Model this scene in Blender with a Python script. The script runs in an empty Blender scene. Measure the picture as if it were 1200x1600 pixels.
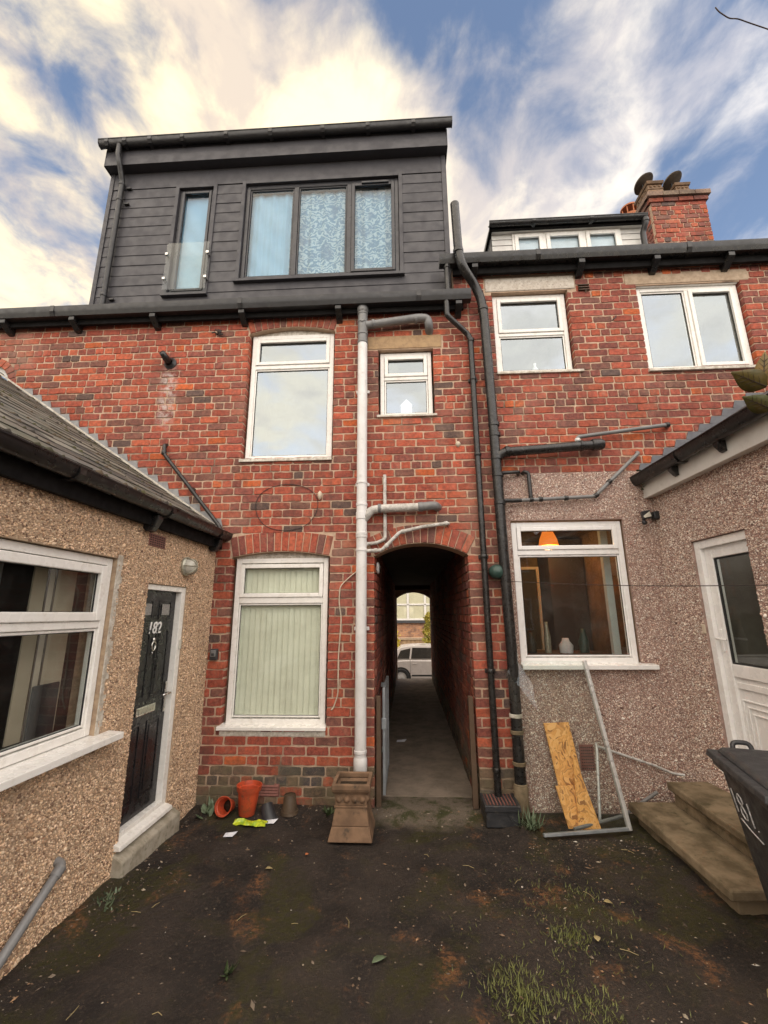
import bpy, bmesh, math, random
import numpy as np
from mathutils import Vector, Matrix
R = math.radians
random.seed(7)
rng = np.random.default_rng(7)
sc = bpy.context.scene
COL = sc.collection

# ------------------------------------------------------------------ camera
cam_d = bpy.data.cameras.new('camera'); cam = bpy.data.objects.new('camera', cam_d); COL.objects.link(cam)
sc.camera = cam
CAM = Vector((0, -4.456, 1.749))
cam_d.sensor_fit = 'VERTICAL'; cam_d.sensor_height = 36; cam_d.sensor_width = 27
cam_d.lens = 671.317 / 1600 * 36
cam_d.clip_start = .05; cam_d.clip_end = 2000
def _cam():
    p, y, r = .230941, .0508925, -.006754
    F = Vector((-math.sin(y)*math.cos(p), math.cos(y)*math.cos(p), math.sin(p)))
    rt = Vector((math.cos(y), math.sin(y), 0)); up = rt.cross(F)
    r2 = rt*math.cos(r) + up*math.sin(r); u2 = up*math.cos(r) - rt*math.sin(r)
    m = Matrix((r2, u2, -F)).transposed().to_4x4(); m.translation = CAM
    return m
cam.matrix_world = _cam()

# ------------------------------------------------------------------ world, sun, exposure
SUN_EL, SUN_AZ = R(42), R(168)           # azimuth from +Y towards +X: the bright veiled part of the sky behind the viewer
SD = Vector((math.sin(SUN_AZ)*math.cos(SUN_EL), math.cos(SUN_AZ)*math.cos(SUN_EL), math.sin(SUN_EL)))
w = bpy.data.worlds.new('World'); sc.world = w; w.use_nodes = True
nt = w.node_tree; nt.nodes.clear()
def N(t, **k):
    n = nt.nodes.new(t)
    for a, b in k.items(): setattr(n, a, b)
    return n
def L(a, b): nt.links.new(a, b)
def math_(op, a, b=None, c=None):
    n = N('ShaderNodeMath', operation=op)
    for i, v in enumerate((a, b, c)):
        if v is None: continue
        if isinstance(v, (int, float)): n.inputs[i].default_value = v
        else: L(v, n.inputs[i])
    return n.outputs[0]
def maprange(v, a, b, c=0, d=1, smooth=True):
    n = N('ShaderNodeMapRange'); n.interpolation_type = 'SMOOTHSTEP' if smooth else 'LINEAR'
    L(v, n.inputs[0])
    for i, x in enumerate((a, b, c, d)): n.inputs[i+1].default_value = x
    return n.outputs[0]
def mixc(f, a, b, bt='MIX'):
    n = N('ShaderNodeMix', data_type='RGBA', blend_type=bt)
    for i, v in ((0, f), (6, a), (7, b)):
        if isinstance(v, (int, float)): n.inputs[i].default_value = v
        elif isinstance(v, tuple): n.inputs[i].default_value = (*v, 1)[:4]
        else: L(v, n.inputs[i])
    return n.outputs[2]
def build_world():
    out = N('ShaderNodeOutputWorld'); bg = N('ShaderNodeBackground'); bg.inputs[1].default_value = .12
    sky = N('ShaderNodeTexSky', sky_type='NISHITA'); sky.sun_disc = False
    sky.sun_elevation = SUN_EL; sky.sun_rotation = SUN_AZ; sky.air_density = 1.0; sky.dust_density = .4; sky.ozone_density = 2.0
    tc = N('ShaderNodeTexCoord'); sep = N('ShaderNodeSeparateXYZ'); L(tc.outputs['Generated'], sep.inputs[0])
    x, y, z = sep.outputs
    zz = math_('ADD', math_('MAXIMUM', z, 0.0), .10)
    px = math_('DIVIDE', x, zz); py = math_('DIVIDE', y, zz)
    def cloudnoise(sx, sy, ox, oy, detail, rough, dist):
        cb = N('ShaderNodeCombineXYZ')
        L(math_('MULTIPLY_ADD', px, sx, ox), cb.inputs[0]); L(math_('MULTIPLY_ADD', py, sy, oy), cb.inputs[1])
        n = N('ShaderNodeTexNoise'); n.inputs['Scale'].default_value = 1; n.inputs['Detail'].default_value = detail
        n.inputs['Roughness'].default_value = rough; n.inputs['Distortion'].default_value = dist
        L(cb.outputs[0], n.inputs['Vector']); return n.outputs[0]
    big = cloudnoise(1.7, 1.15, CLOUD[0], CLOUD[1], 2, .5, .25)
    fine = cloudnoise(5.5, 4.6, 3.1, 1.7, 11, .57, .35)
    dens = math_('ADD', math_('MULTIPLY', big, .66), math_('MULTIPLY', fine, .40))
    cover = maprange(dens, .445, .59)
    lump = maprange(cloudnoise(4.2, 3.6, 7.7, 4.2, 9, .60, .4), .38, .60)
    dot = N('ShaderNodeVectorMath', operation='DOT_PRODUCT'); L(tc.outputs['Generated'], dot.inputs[0]); dot.inputs[1].default_value = Vector((-.93, .25, .26))     # the evening side of the sky
    warm = maprange(dot.outputs['Value'], -.35, .75)
    cool = mixc(lump, CLOUD_C[0], CLOUD_C[1]); hot = mixc(lump, CLOUD_C[2], CLOUD_C[3])
    cloud = mixc(warm, cool, hot)
    blue = mixc(1.0, sky.outputs[0], SKY_GAIN, 'MULTIPLY')
    col = mixc(cover, blue, cloud)
    L(col, bg.inputs[0]); L(bg.outputs[0], out.inputs[0])
k_ = 1/.12
CLOUD = (14.7, 17.3)
CLOUD_C = [tuple(c*k_ for c in q) for q in ((.19, .195, .225), (.32, .31, .31), (.29, .245, .20), (.50, .41, .26))]
SKY_GAIN = (.66, .58, .52)
build_world()
sun_d = bpy.data.lights.new('sun', 'SUN'); sun = bpy.data.objects.new('sun', sun_d); COL.objects.link(sun)
sun_d.energy = 1.5; sun_d.angle = R(130); sun_d.color = (1, .87, .71)
sun.rotation_euler = (-SD).to_track_quat('-Z', 'Y').to_euler(); sun.location = (2, -12, 14)
sc.view_settings.view_transform = 'Standard'; sc.view_settings.look = 'None'
sc.view_settings.exposure = 1.75; sc.view_settings.gamma = 1; sc.view_settings.use_curve_mapping = False
sc.render.engine = 'CYCLES'
sc.cycles.max_bounces = 8; sc.cycles.transparent_max_bounces = 12

# ------------------------------------------------------------------ materials
def newmat(name):
    global nt
    m = bpy.data.materials.new(name); m.use_nodes = True; nt = m.node_tree; nt.nodes.clear()
    o = N('ShaderNodeOutputMaterial'); b = N('ShaderNodeBsdfPrincipled'); L(b.outputs[0], o.inputs[0])
    return m, b, o
def pos(): return N('ShaderNodeNewGeometry').outputs['Position']
def noise(scale, detail=4, rough=.55, vec=None, dist=0):
    n = N('ShaderNodeTexNoise'); n.inputs['Scale'].default_value = scale; n.inputs['Detail'].default_value = detail
    n.inputs['Roughness'].default_value = rough; n.inputs['Distortion'].default_value = dist
    L(vec if vec is not None else pos(), n.inputs['Vector']); return n.outputs[0]
def scaled(v, s):
    n = N('ShaderNodeVectorMath', operation='MULTIPLY'); L(v, n.inputs[0]); n.inputs[1].default_value = s; return n.outputs[0]
def bump(b, h, strength, dist=.01):
    n = N('ShaderNodeBump'); n.inputs['Strength'].default_value = strength; n.inputs['Distance'].default_value = dist
    L(h, n.inputs['Height']); L(n.outputs[0], b.inputs['Normal'])
def setin(b, k, v):
    if isinstance(v, (int, float)): b.inputs[k].default_value = v
    elif isinstance(v, tuple): b.inputs[k].default_value = (*v, 1)[:4]
    else: L(v, b.inputs[k])
MAT = {}
def simple(name, c, rough=.5, c2=None, ns=8, metal=0, bs=.15, bscale=120, spec=.5, dirt=None, dirt_amt=.35):
    """plain surface with uneven tone, grime blotches and fine relief"""
    m, b, o = newmat(name)
    c2 = c2 or tuple(x*.72 for x in c)
    col = mixc(maprange(noise(ns, 6, .62), .35, .68), c, c2)
    if dirt: col = mixc(math_('MULTIPLY', maprange(noise(ns*2.3, 8, .7), .52, .72), dirt_amt), col, dirt)
    setin(b, 'Base Color', col)
    setin(b, 'Roughness', maprange(noise(ns*3, 4), .3, .7, max(.02, rough-.12), min(1, rough+.12)))
    setin(b, 'Metallic', metal); setin(b, 'Specular IOR Level', spec)
    if bs: bump(b, noise(bscale, 5, .6), bs, .003)
    MAT[name] = m; return m
def brickmat(name, objcol, sat=1):
    m, b, o = newmat(name)
    if objcol: base = N('ShaderNodeObjectInfo').outputs['Color']
    else:
        a = N('ShaderNodeAttribute'); a.attribute_name = 'bc'; base = a.outputs['Color']
    p = pos(); sx = N('ShaderNodeSeparateXYZ'); L(p, sx.inputs[0]); X, Y, Z = sx.outputs
    f1 = maprange(noise(26, 6, .65), .3, .72)
    col = mixc(f1, mixc(1, base, (1.25, 1.2, 1.15), 'MULTIPLY'), mixc(1, base, (.58, .60, .66), 'MULTIPLY'))
    f2 = math_('MULTIPLY', maprange(noise(110, 4, .65), .50, .78), .6)
    col = mixc(f2, col, (.36, .22, .16))
    # lime / mortar smears, soot and efflorescence with shapes of their own
    f3 = math_('MULTIPLY', maprange(noise(7, 8, .72), .52, .74), .42); col = mixc(f3, col, (.44, .28, .19))
    f5 = math_('MULTIPLY', maprange(noise(.9, 7, .62), .50, .70), .40); col = mixc(f5, col, (.42, .27, .20))
    f4 = math_('MULTIPLY', maprange(noise(1.3, 7, .66), .50, .70), .62); col = mixc(f4, col, (.095, .062, .052))
    d = math_('ABSOLUTE', math_('ADD', X, 2.76)); low = maprange(Z, 3.75, 4.0); hi = maprange(Z, 4.45, 4.68, 1, 0)
    st = math_('MULTIPLY', math_('MULTIPLY', maprange(d, .03, .14, 1, 0), math_('MULTIPLY', low, hi)), maprange(noise(14, 6, .7), .38, .62))
    col = mixc(math_('MULTIPLY', st, .75), col, (.62, .56, .52))
    stk = math_('MULTIPLY', maprange(noise(1, 5, .6, scaled(p, (7, 7, .55))), .54, .72), .45); col = mixc(stk, col, (.085, .058, .048))
    ms = math_('MULTIPLY', maprange(Z, .05, .55, 1, 0), maprange(noise(5, 6, .65), .40, .62))
    col = mixc(math_('MULTIPLY', ms, .72), col, (.15, .13, .075))
    setin(b, 'Base Color', col); setin(b, 'Roughness', .88); setin(b, 'Specular IOR Level', .25)
    h = math_('ADD', math_('MULTIPLY', noise(55, 5, .65), .8), math_('MULTIPLY', noise(240, 3, .6), .4))
    bump(b, h, .8, .007)
    MAT[name] = m
brickmat('brick', True); brickmat('brick_mesh', False)
def mortarmat():
    m, b, o = newmat('mortar')
    col = mixc(maprange(noise(18, 6, .65), .3, .7), (.64, .47, .34), (.50, .36, .26))
    col = mixc(maprange(noise(2.2, 5, .6), .52, .70), col, (.20, .145, .11))
    sx = N('ShaderNodeSeparateXYZ'); L(pos(), sx.inputs[0])
    ms = math_('MULTIPLY', maprange(sx.outputs[2], .05, .5, 1, 0), maprange(noise(5, 6, .65), .35, .6))
    col = mixc(math_('MULTIPLY', ms, .7), col, (.13, .12, .07))
    setin(b, 'Base Color', col); setin(b, 'Roughness', .95); setin(b, 'Specular IOR Level', .15)
    bump(b, math_('ADD', noise(40, 5, .7), noise(160, 3, .6)), .8, .008); MAT['mortar'] = m
mortarmat()
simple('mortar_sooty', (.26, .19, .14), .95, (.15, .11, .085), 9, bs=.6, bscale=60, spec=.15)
def attrmat(name, rough=.8, var=.25, bs=.3, bscale=160, spec=.35):
    m, b, o = newmat(name)
    a = N('ShaderNodeAttribute'); a.attribute_name = 'bc'
    f = maprange(noise(3.2, 6, .62), .38, .68)
    col = mixc(math_('MULTIPLY', f, var*1.6), a.outputs['Color'], (.20, .15, .11))
    col = mixc(math_('MULTIPLY', maprange(noise(1, 5, .6, scaled(pos(), (5, 5, .6))), .55, .74), var*3), col, (.16, .115, .085))
    setin(b, 'Base Color', col); setin(b, 'Roughness', rough); setin(b, 'Specular IOR Level', spec)
    if bs: bump(b, noise(bscale, 3, .6), bs, .003)
    MAT[name] = m
attrmat('pebble', .62, .10); attrmat('speck', .85, 0, 0)
simple('render_tan', (.46, .34, .23), .95, (.32, .23, .16), 30, bs=.8, bscale=90, spec=.15)
simple('render_pink', (.40, .28, .24), .95, (.27, .19, .16), 30, bs=.8, bscale=90, spec=.15)
simple('upvc', (.86, .84, .80), .28, (.82, .80, .75), 5, bs=.02, dirt=(.42, .36, .27), dirt_amt=.30)
simple('upvc_clean', (.86, .85, .84), .25, (.82, .81, .80), 4, bs=.02, dirt=(.50, .46, .40), dirt_amt=.2)
simple('sill_worn', (.66, .62, .55), .6, (.42, .37, .30), 22, bs=.4, bscale=70, dirt=(.13, .12, .08), dirt_amt=.75)
simple('stone', (.48, .37, .27), .9, (.36, .27, .19), 14, bs=.5, bscale=60, spec=.2, dirt=(.20, .15, .11))
simple('stone_gold', (.44, .30, .17), .9, (.33, .22, .13), 14, bs=.5, bscale=60, spec=.2, dirt=(.16, .12, .09))
simple('stone_painted', (.62, .57, .50), .85, (.50, .44, .37), 20, bs=.6, bscale=50, spec=.2, dirt=(.20, .13, .10), dirt_amt=.9)
simple('cladding', (.050, .048, .055), .55, (.041, .0395, .046), 3, bs=.12, bscale=200)
simple('cladding_dark', (.030, .030, .034), .45, (.022, .022, .026), 4, bs=.05)
simple('frame_grey', (.036, .036, .041), .38, (.030, .030, .035), 4, bs=.03)
simple('gutter_black', (.010, .0095, .010), .35, (.017, .016, .0155), 6, bs=.1, dirt=(.10, .10, .08), dirt_amt=.3)
simple('eaves_black', (.007, .0065, .0065), .85, (.010, .009, .009), 6, bs=.1, spec=.2)
simple('gutter_grey', (.024, .0235, .025), .4, (.018, .0175, .019), 5, bs=.05, dirt=(.12, .11, .10), dirt_amt=.25)
simple('pipe_black', (.011, .0105, .0105), .32, (.024, .0225, .0215), 9, bs=.25, bscale=90, dirt=(.13, .12, .11), dirt_amt=.4)
simple('pipe_white', (.74, .73, .72), .45, (.66, .65, .63), 6, bs=.06, dirt=(.36, .33, .28), dirt_amt=.4)
simple('pipe_flaky', (.60, .58, .54), .6, (.34, .32, .29), 16, bs=.4, bscale=60, dirt=(.10, .10, .075), dirt_amt=.9)
simple('pipe_grey', (.20, .20, .20), .45, (.15, .15, .15), 7, bs=.06, dirt=(.30, .28, .24), dirt_amt=.35)
simple('lead', (.30, .30, .30), .55, (.21, .21, .215), 14, bs=.3, bscale=40, dirt=(.45, .42, .37), dirt_amt=.4)
simple('lead_dark', (.13, .135, .15), .5, (.10, .10, .115), 10, bs=.25, bscale=40)
simple('concrete', (.26, .20, .13), .92, (.12, .092, .056), 5, bs=.6, bscale=70, spec=.2, dirt=(.06, .055, .028), dirt_amt=.75)
simple('concrete_pale', (.42, .38, .31), .9, (.27, .24, .18), 9, bs=.6, bscale=70, spec=.2, dirt=(.11, .11, .06), dirt_amt=.8)
simple('passage_floor', (.26, .21, .165), .9, (.17, .14, .11), 4, bs=.5, bscale=60, spec=.2, dirt=(.08, .07, .05), dirt_amt=.5)
simple('timber', (.12, .08, .055), .85, (.10, .068, .045), 12, bs=.5, bscale=60, spec=.2)
simple('galvanised', (.38, .41, .43), .5, (.28, .30, .32), 14, metal=.5, bs=.1)
simple('aluminium', (.72, .72, .71), .35, (.60, .60, .59), 9, metal=.35, bs=.08, dirt=(.25, .24, .22), dirt_amt=.4)
simple('chrome', (.75, .74, .70), .2, (.6, .59, .56), 20, metal=.95, bs=0)
simple('brass_plate', (.46, .45, .36), .35, (.38, .37, .30), 20, metal=.4, bs=.05)
simple('door_black', (.012, .012, .014), .28, (.018, .018, .020), 4, bs=.12, bscale=30)
simple('terracotta', (.25, .155, .095), .85, (.15, .095, .06), 7, bs=.5, bscale=50, spec=.2, dirt=(.055, .048, .038), dirt_amt=.85)
simple('soot_clay', (.10, .078, .06), .85, (.06, .048, .04), 9, bs=.4, bscale=50, spec=.2)
simple('brown_terracotta', (.24, .155, .10), .85, (.14, .095, .065), 9, bs=.4, bscale=50, spec=.2, dirt=(.07, .06, .05), dirt_amt=.6)  # brown clay with darker blotches, for the square chimney pots
simple('terracotta_red', (.52, .17, .065), .7, (.40, .13, .05), 9, bs=.2, dirt=(.16, .09, .06), dirt_amt=.5)
simple('clay_vent', (.24, .10, .08), .8, (.17, .07, .055), 20, bs=.3)
simple('plastic_orange', (.58, .085, .03), .45, (.38, .065, .028), 9, bs=.08, dirt=(.09, .055, .035), dirt_amt=.9)
simple('plastic_black', (.022, .023, .026), .45, (.035, .036, .04), 10, bs=.08, dirt=(.14, .12, .09), dirt_amt=.4)
simple('plastic_brown', (.085, .055, .032), .6, (.06, .04, .025), 10, bs=.1, dirt=(.12, .11, .06), dirt_amt=.5)
simple('soil', (.035, .025, .018), .98, (.06, .045, .03), 30, bs=1, bscale=60, spec=.1)
simple('bin_grey', (.040, .042, .046), .5, (.032, .034, .038), 6, bs=.35, bscale=420, dirt=(.10, .095, .085), dirt_amt=.2)
simple('chalk_white', (.75, .74, .72), .9, (.35, .35, .35), 60, bs=.2)
simple('packet_yellow', (.62, .66, .03), .3, (.26, .42, .03), 24, bs=.3, bscale=30)
simple('paper_white', (.75, .76, .80), .7, (.62, .63, .68), 20, bs=.1)
simple('lamp_green', (.035, .075, .062), .4, (.025, .05, .042), 10, bs=.1)
simple('frosted', (.60, .58, .50), .25, (.5, .48, .42), 15, bs=.3, bscale=60)
simple('curtain_cream', (.78, .77, .66), .85, (.70, .69, .58), 6, bs=.2)
simple('blind_bright', (.80, .72, .56), .9, (.76, .68, .52), 3, bs=0)
simple('curtain_grey', (.52, .56, .55), .9, (.44, .48, .48), 2.5, bs=.1)
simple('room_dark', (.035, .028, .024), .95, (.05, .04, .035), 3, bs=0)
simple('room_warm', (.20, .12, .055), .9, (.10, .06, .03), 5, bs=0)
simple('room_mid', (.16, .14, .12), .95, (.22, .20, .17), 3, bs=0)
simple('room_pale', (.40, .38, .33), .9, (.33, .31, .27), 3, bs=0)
simple('column_grey', (.30, .31, .33), .5, (.25, .26, .28), 3, bs=.02)
simple('cream_panel', (.62, .52, .40), .6, (.55, .46, .35), 4, bs=.03)
simple('granite', (.34, .33, .31), .6, (.18, .175, .165), 70, bs=.2)
simple('copper', (.9, .26, .03), .35, (.7, .2, .03), 6, bs=0)
simple('leaf', (.075, .085, .022), .5, (.11, .075, .018), 18, bs=.3, bscale=60)
simple('leaf_olive', (.13, .095, .022), .45, (.085, .075, .02), 30, bs=.4, bscale=50)
simple('leaf_amber', (.22, .13, .025), .5, (.14, .10, .025), 30, bs=.4, bscale=50)
simple('leaf_pale', (.13, .17, .10), .55, (.09, .13, .07), 18, bs=.3, bscale=60)
simple('leaf_weed', (.085, .12, .045), .6, (.05, .08, .03), 18, bs=.2)
simple('leaf_hedge', (.46, .38, .05), .6, (.20, .20, .035), 6, bs=.2)
simple('leaf_yellow', (.70, .55, .03), .6, (.50, .42, .03), 6, bs=.2)
simple('leaf_dead', (.44, .35, .16), .7, (.30, .24, .12), 20, bs=.3)
simple('grass', (.17, .18, .045), .6, (.085, .10, .025), 40, bs=.1)
simple('twig', (.07, .045, .03), .8, (.05, .03, .022), 30, bs=.2)
simple('cable_cream', (.62, .52, .40), .6, (.5, .42, .32), 10, bs=0)
simple('cable_dark', (.03, .022, .02), .7, (.05, .035, .03), 10, bs=0)
simple('car_paint', (.62, .58, .55), .25, (.58, .54, .52), 1, bs=0, spec=.6)
simple('rubber', (.018, .018, .018), .8, (.03, .03, .03), 10, bs=.2)
simple('asphalt', (.055, .052, .05), .92, (.04, .038, .037), 3, bs=.5, bscale=60)
simple('stone_sun_tint', (.62, .40, .14), .9, (.48, .30, .10), 3, bs=.5, bscale=12, spec=.2)  # golden sunlight on the house behind the viewer, put into its stone colour
simple('stonewall', (.48, .33, .20), .92, (.26, .17, .10), 5, bs=.9, bscale=9, spec=.2)
simple('slate_plain', (.07, .07, .075), .7, (.05, .05, .055), 6, bs=.3)
simple('board_white', (.70, .69, .66), .45, (.62, .60, .57), 5, bs=.05, dirt=(.35, .33, .28), dirt_amt=.3)
def glass(name, ior, tint=(1, 1, 1), wav=.02, gloss=(.95, .97, .98)):
    m, b, o = newmat(name); nt.nodes.remove(b)
    g = N('ShaderNodeBsdfGlossy'); g.inputs['Roughness'].default_value = .015; g.inputs['Color'].default_value = (*gloss, 1)
    t = N('ShaderNodeBsdfTransparent'); t.inputs[0].default_value = (*tint, 1)
    f = N('ShaderNodeFresnel'); f.inputs[0].default_value = ior
    bp = N('ShaderNodeBump'); bp.inputs['Strength'].default_value = wav; bp.inputs['Distance'].default_value = .05
    L(noise(2.2, 2, .4), bp.inputs['Height'])
    if wav: L(bp.outputs[0], g.inputs['Normal'])
    else: g.inputs['Roughness'].default_value = 0
    # a film of dust on the outside of the pane
    df = N('ShaderNodeBsdfDiffuse'); df.inputs[0].default_value = (.5, .48, .44, 1)
    front = math_('SUBTRACT', 1.0, N('ShaderNodeNewGeometry').outputs['Backfacing'])      # each pane mirrors once, at its outer face
    mx = N('ShaderNodeMixShader'); L(math_('MULTIPLY', f.outputs[0], front), mx.inputs[0]); L(t.outputs[0], mx.inputs[1]); L(g.outputs[0], mx.inputs[2])
    m2 = N('ShaderNodeMixShader'); L(maprange(noise(3, 6, .7), .45, .8, .006, .05), m2.inputs[0]); L(mx.outputs[0], m2.inputs[1]); L(df.outputs[0], m2.inputs[2])
    L(m2.outputs[0], o.inputs[0]); MAT[name] = m
glass('glass', 1.55, (.95, .97, .95)); glass('glass_mirror', 3.3, (.9, .93, .92), .05, (.84, .94, 1.0)); glass('glass_clear', 1.5, (.95, .97, .96), 0)
glass('glass_dark', 1.55, (.85, .87, .86)); glass('glass_blue', 1.6, (.90, .96, 1))
def lacemat():
    m, b, o = newmat('curtain_leafy')
    p = pos(); v = N('ShaderNodeTexVoronoi'); v.feature = 'SMOOTH_F1'; v.inputs['Scale'].default_value = 6.5
    wv = N('ShaderNodeTexWave'); wv.wave_type = 'RINGS'; wv.inputs['Scale'].default_value = 3.6; wv.inputs['Distortion'].default_value = 18; wv.inputs['Detail'].default_value = 4; wv.inputs['Detail Scale'].default_value = 2.6
    L(p, v.inputs['Vector']); L(p, wv.inputs['Vector'])
    f = maprange(math_('ADD', math_('MULTIPLY', wv.outputs[0], .65), math_('MULTIPLY', noise(16, 5, .7, None, 1.5), .6)), .45, .85)
    col = mixc(f, (.13, .23, .30), (.40, .48, .49)); col = mixc(maprange(noise(4, 3), .52, .7), col, (.12, .20, .27))
    setin(b, 'Base Color', col); setin(b, 'Roughness', .9); MAT['curtain_leafy'] = m
    m, b, o = newmat('curtain_blue')
    wv = N('ShaderNodeTexWave'); wv.bands_direction = 'DIAGONAL'; wv.inputs['Scale'].default_value = 1.6; wv.inputs['Distortion'].default_value = 3; L(scaled(pos(), (1, 1, .8)), wv.inputs['Vector'])
    setin(b, 'Base Color', mixc(math_('MULTIPLY', wv.outputs[0], .5), (.25, .40, .49), (.31, .46, .54))); setin(b, 'Roughness', .9)
    bump(b, wv.outputs[0], .3, .03); MAT['curtain_blue'] = m
lacemat()
def osbmat():
    m, b, o = newmat('osb')
    tc = N('ShaderNodeTexCoord').outputs['Object']
    vo = N('ShaderNodeTexVoronoi'); vo.inputs['Scale'].default_value = 52; vo.inputs['Randomness'].default_value = 1
    nz = N('ShaderNodeTexNoise'); nz.inputs['Scale'].default_value = 5; L(tc, nz.inputs['Vector'])
    ad = N('ShaderNodeVectorMath', operation='MULTIPLY_ADD'); L(nz.outputs['Color'], ad.inputs[0]); ad.inputs[1].default_value = (.35, .35, .35); L(scaled(tc, (1.0, 1.0, .38)), ad.inputs[2])
    L(ad.outputs[0], vo.inputs['Vector'])
    sp = N('ShaderNodeSeparateColor'); L(vo.outputs['Color'], sp.inputs[0])
    ramp = N('ShaderNodeValToRGB'); L(sp.outputs[0], ramp.inputs[0])
    e = ramp.color_ramp.elements; e[0].color = (.34, .14, .04, 1); e[1].color = (.90, .50, .19, 1); e.new(.5).color = (.82, .39, .105, 1); e.new(.06).color = (.36, .15, .045, 1); e.new(.14).color = (.60, .28, .085, 1)
    setin(b, 'Base Color', ramp.outputs[0]); setin(b, 'Roughness', .6)
    bump(b, sp.outputs[1], .35, .003); MAT['osb'] = m
osbmat()
def groundmat():
    m, b, o = newmat('yard_dirt')
    p = pos(); sx = N('ShaderNodeSeparateXYZ'); L(p, sx.inputs[0]); X, Y, Z = sx.outputs
    col = mixc(maprange(noise(2.3, 6, .6), .36, .66), (.046, .036, .030), (.019, .016, .0148))
    col = mixc(maprange(noise(45, 6, .7), .5, .72), col, (.085, .062, .045))
    col = mixc(math_('MULTIPLY', maprange(noise(190, 3, .7), .64, .74), .8), col, (.24, .17, .12))
    col = mixc(math_('MULTIPLY', maprange(noise(1.5, 5, .6, scaled(p, (1, 1.2, 1)), .6), .48, .62), maprange(noise(24, 5, .7), .3, .6)), col, (.046, .042, .014))
    ru = math_('MULTIPLY', maprange(noise(2.6, 5, .65, scaled(p, (1, .8, 1))), .55, .68), maprange(noise(34, 5, .7), .4, .62))
    col = mixc(math_('MULTIPLY', ru, .85), col, (.24, .11, .045))
    # the concrete of the passage runs out into the yard
    dx = math_('ABSOLUTE', math_('SUBTRACT', X, .15)); edge = math_('MULTIPLY_ADD', noise(4, 6, .7), .7, -.35)
    pv = math_('MULTIPLY', maprange(math_('ADD', dx, edge), .34, .62, 1, 0), maprange(math_('ADD', Y, edge), -.42, -.12))
    pc = mixc(maprange(noise(5, 6, .7), .45, .62), (.16, .13, .10), (.055, .058, .022))
    col = mixc(pv, col, pc)
    col = mixc(math_('MULTIPLY', maprange(noise(420, 2, .6), .45, .75), .55), col, mixc(1, col, (2.4, 2.3, 2.2), 'MULTIPLY'))
    setin(b, 'Base Color', col); setin(b, 'Roughness', maprange(noise(3, 5), .35, .65, .55, .95)); setin(b, 'Specular IOR Level', .3)
    h = math_('ADD', math_('MULTIPLY', noise(30, 6, .7), 1.0), math_('MULTIPLY', noise(120, 4, .7), .7))
    bump(b, h, .9, .02); MAT['yard_dirt'] = m
groundmat()
def farbrick():
    m, b, o = newmat('far_brick')
    t = N('ShaderNodeTexBrick'); t.inputs['Scale'].default_value = 4.4; t.inputs['Color1'].default_value = (.58, .30, .15, 1); t.inputs['Color2'].default_value = (.44, .21, .12, 1)
    t.inputs['Mortar'].default_value = (.42, .32, .24, 1); t.inputs['Mortar Size'].default_value = .03; t.inputs['Brick Width'].default_value = 1; t.inputs['Row Height'].default_value = .38
    s = N('ShaderNodeSeparateXYZ'); L(pos(), s.inputs[0]); c = N('ShaderNodeCombineXYZ'); L(math_('ADD', s.outputs[0], s.outputs[1]), c.inputs[0]); L(s.outputs[2], c.inputs[1]); L(c.outputs[0], t.inputs['Vector'])
    col = mixc(maprange(noise(6, 6, .6), .4, .7), t.outputs[0], (.24, .14, .10))
    setin(b, 'Base Color', col); setin(b, 'Roughness', .9); MAT['far_brick'] = m
farbrick()
def screenmat(name, c):
    m, b, o = newmat(name); setin(b, 'Base Color', c); setin(b, 'Emission Color', c); setin(b, 'Emission Strength', .35); MAT[name] = m
screenmat('lamp_lit', (.9, .22, .03))

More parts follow.
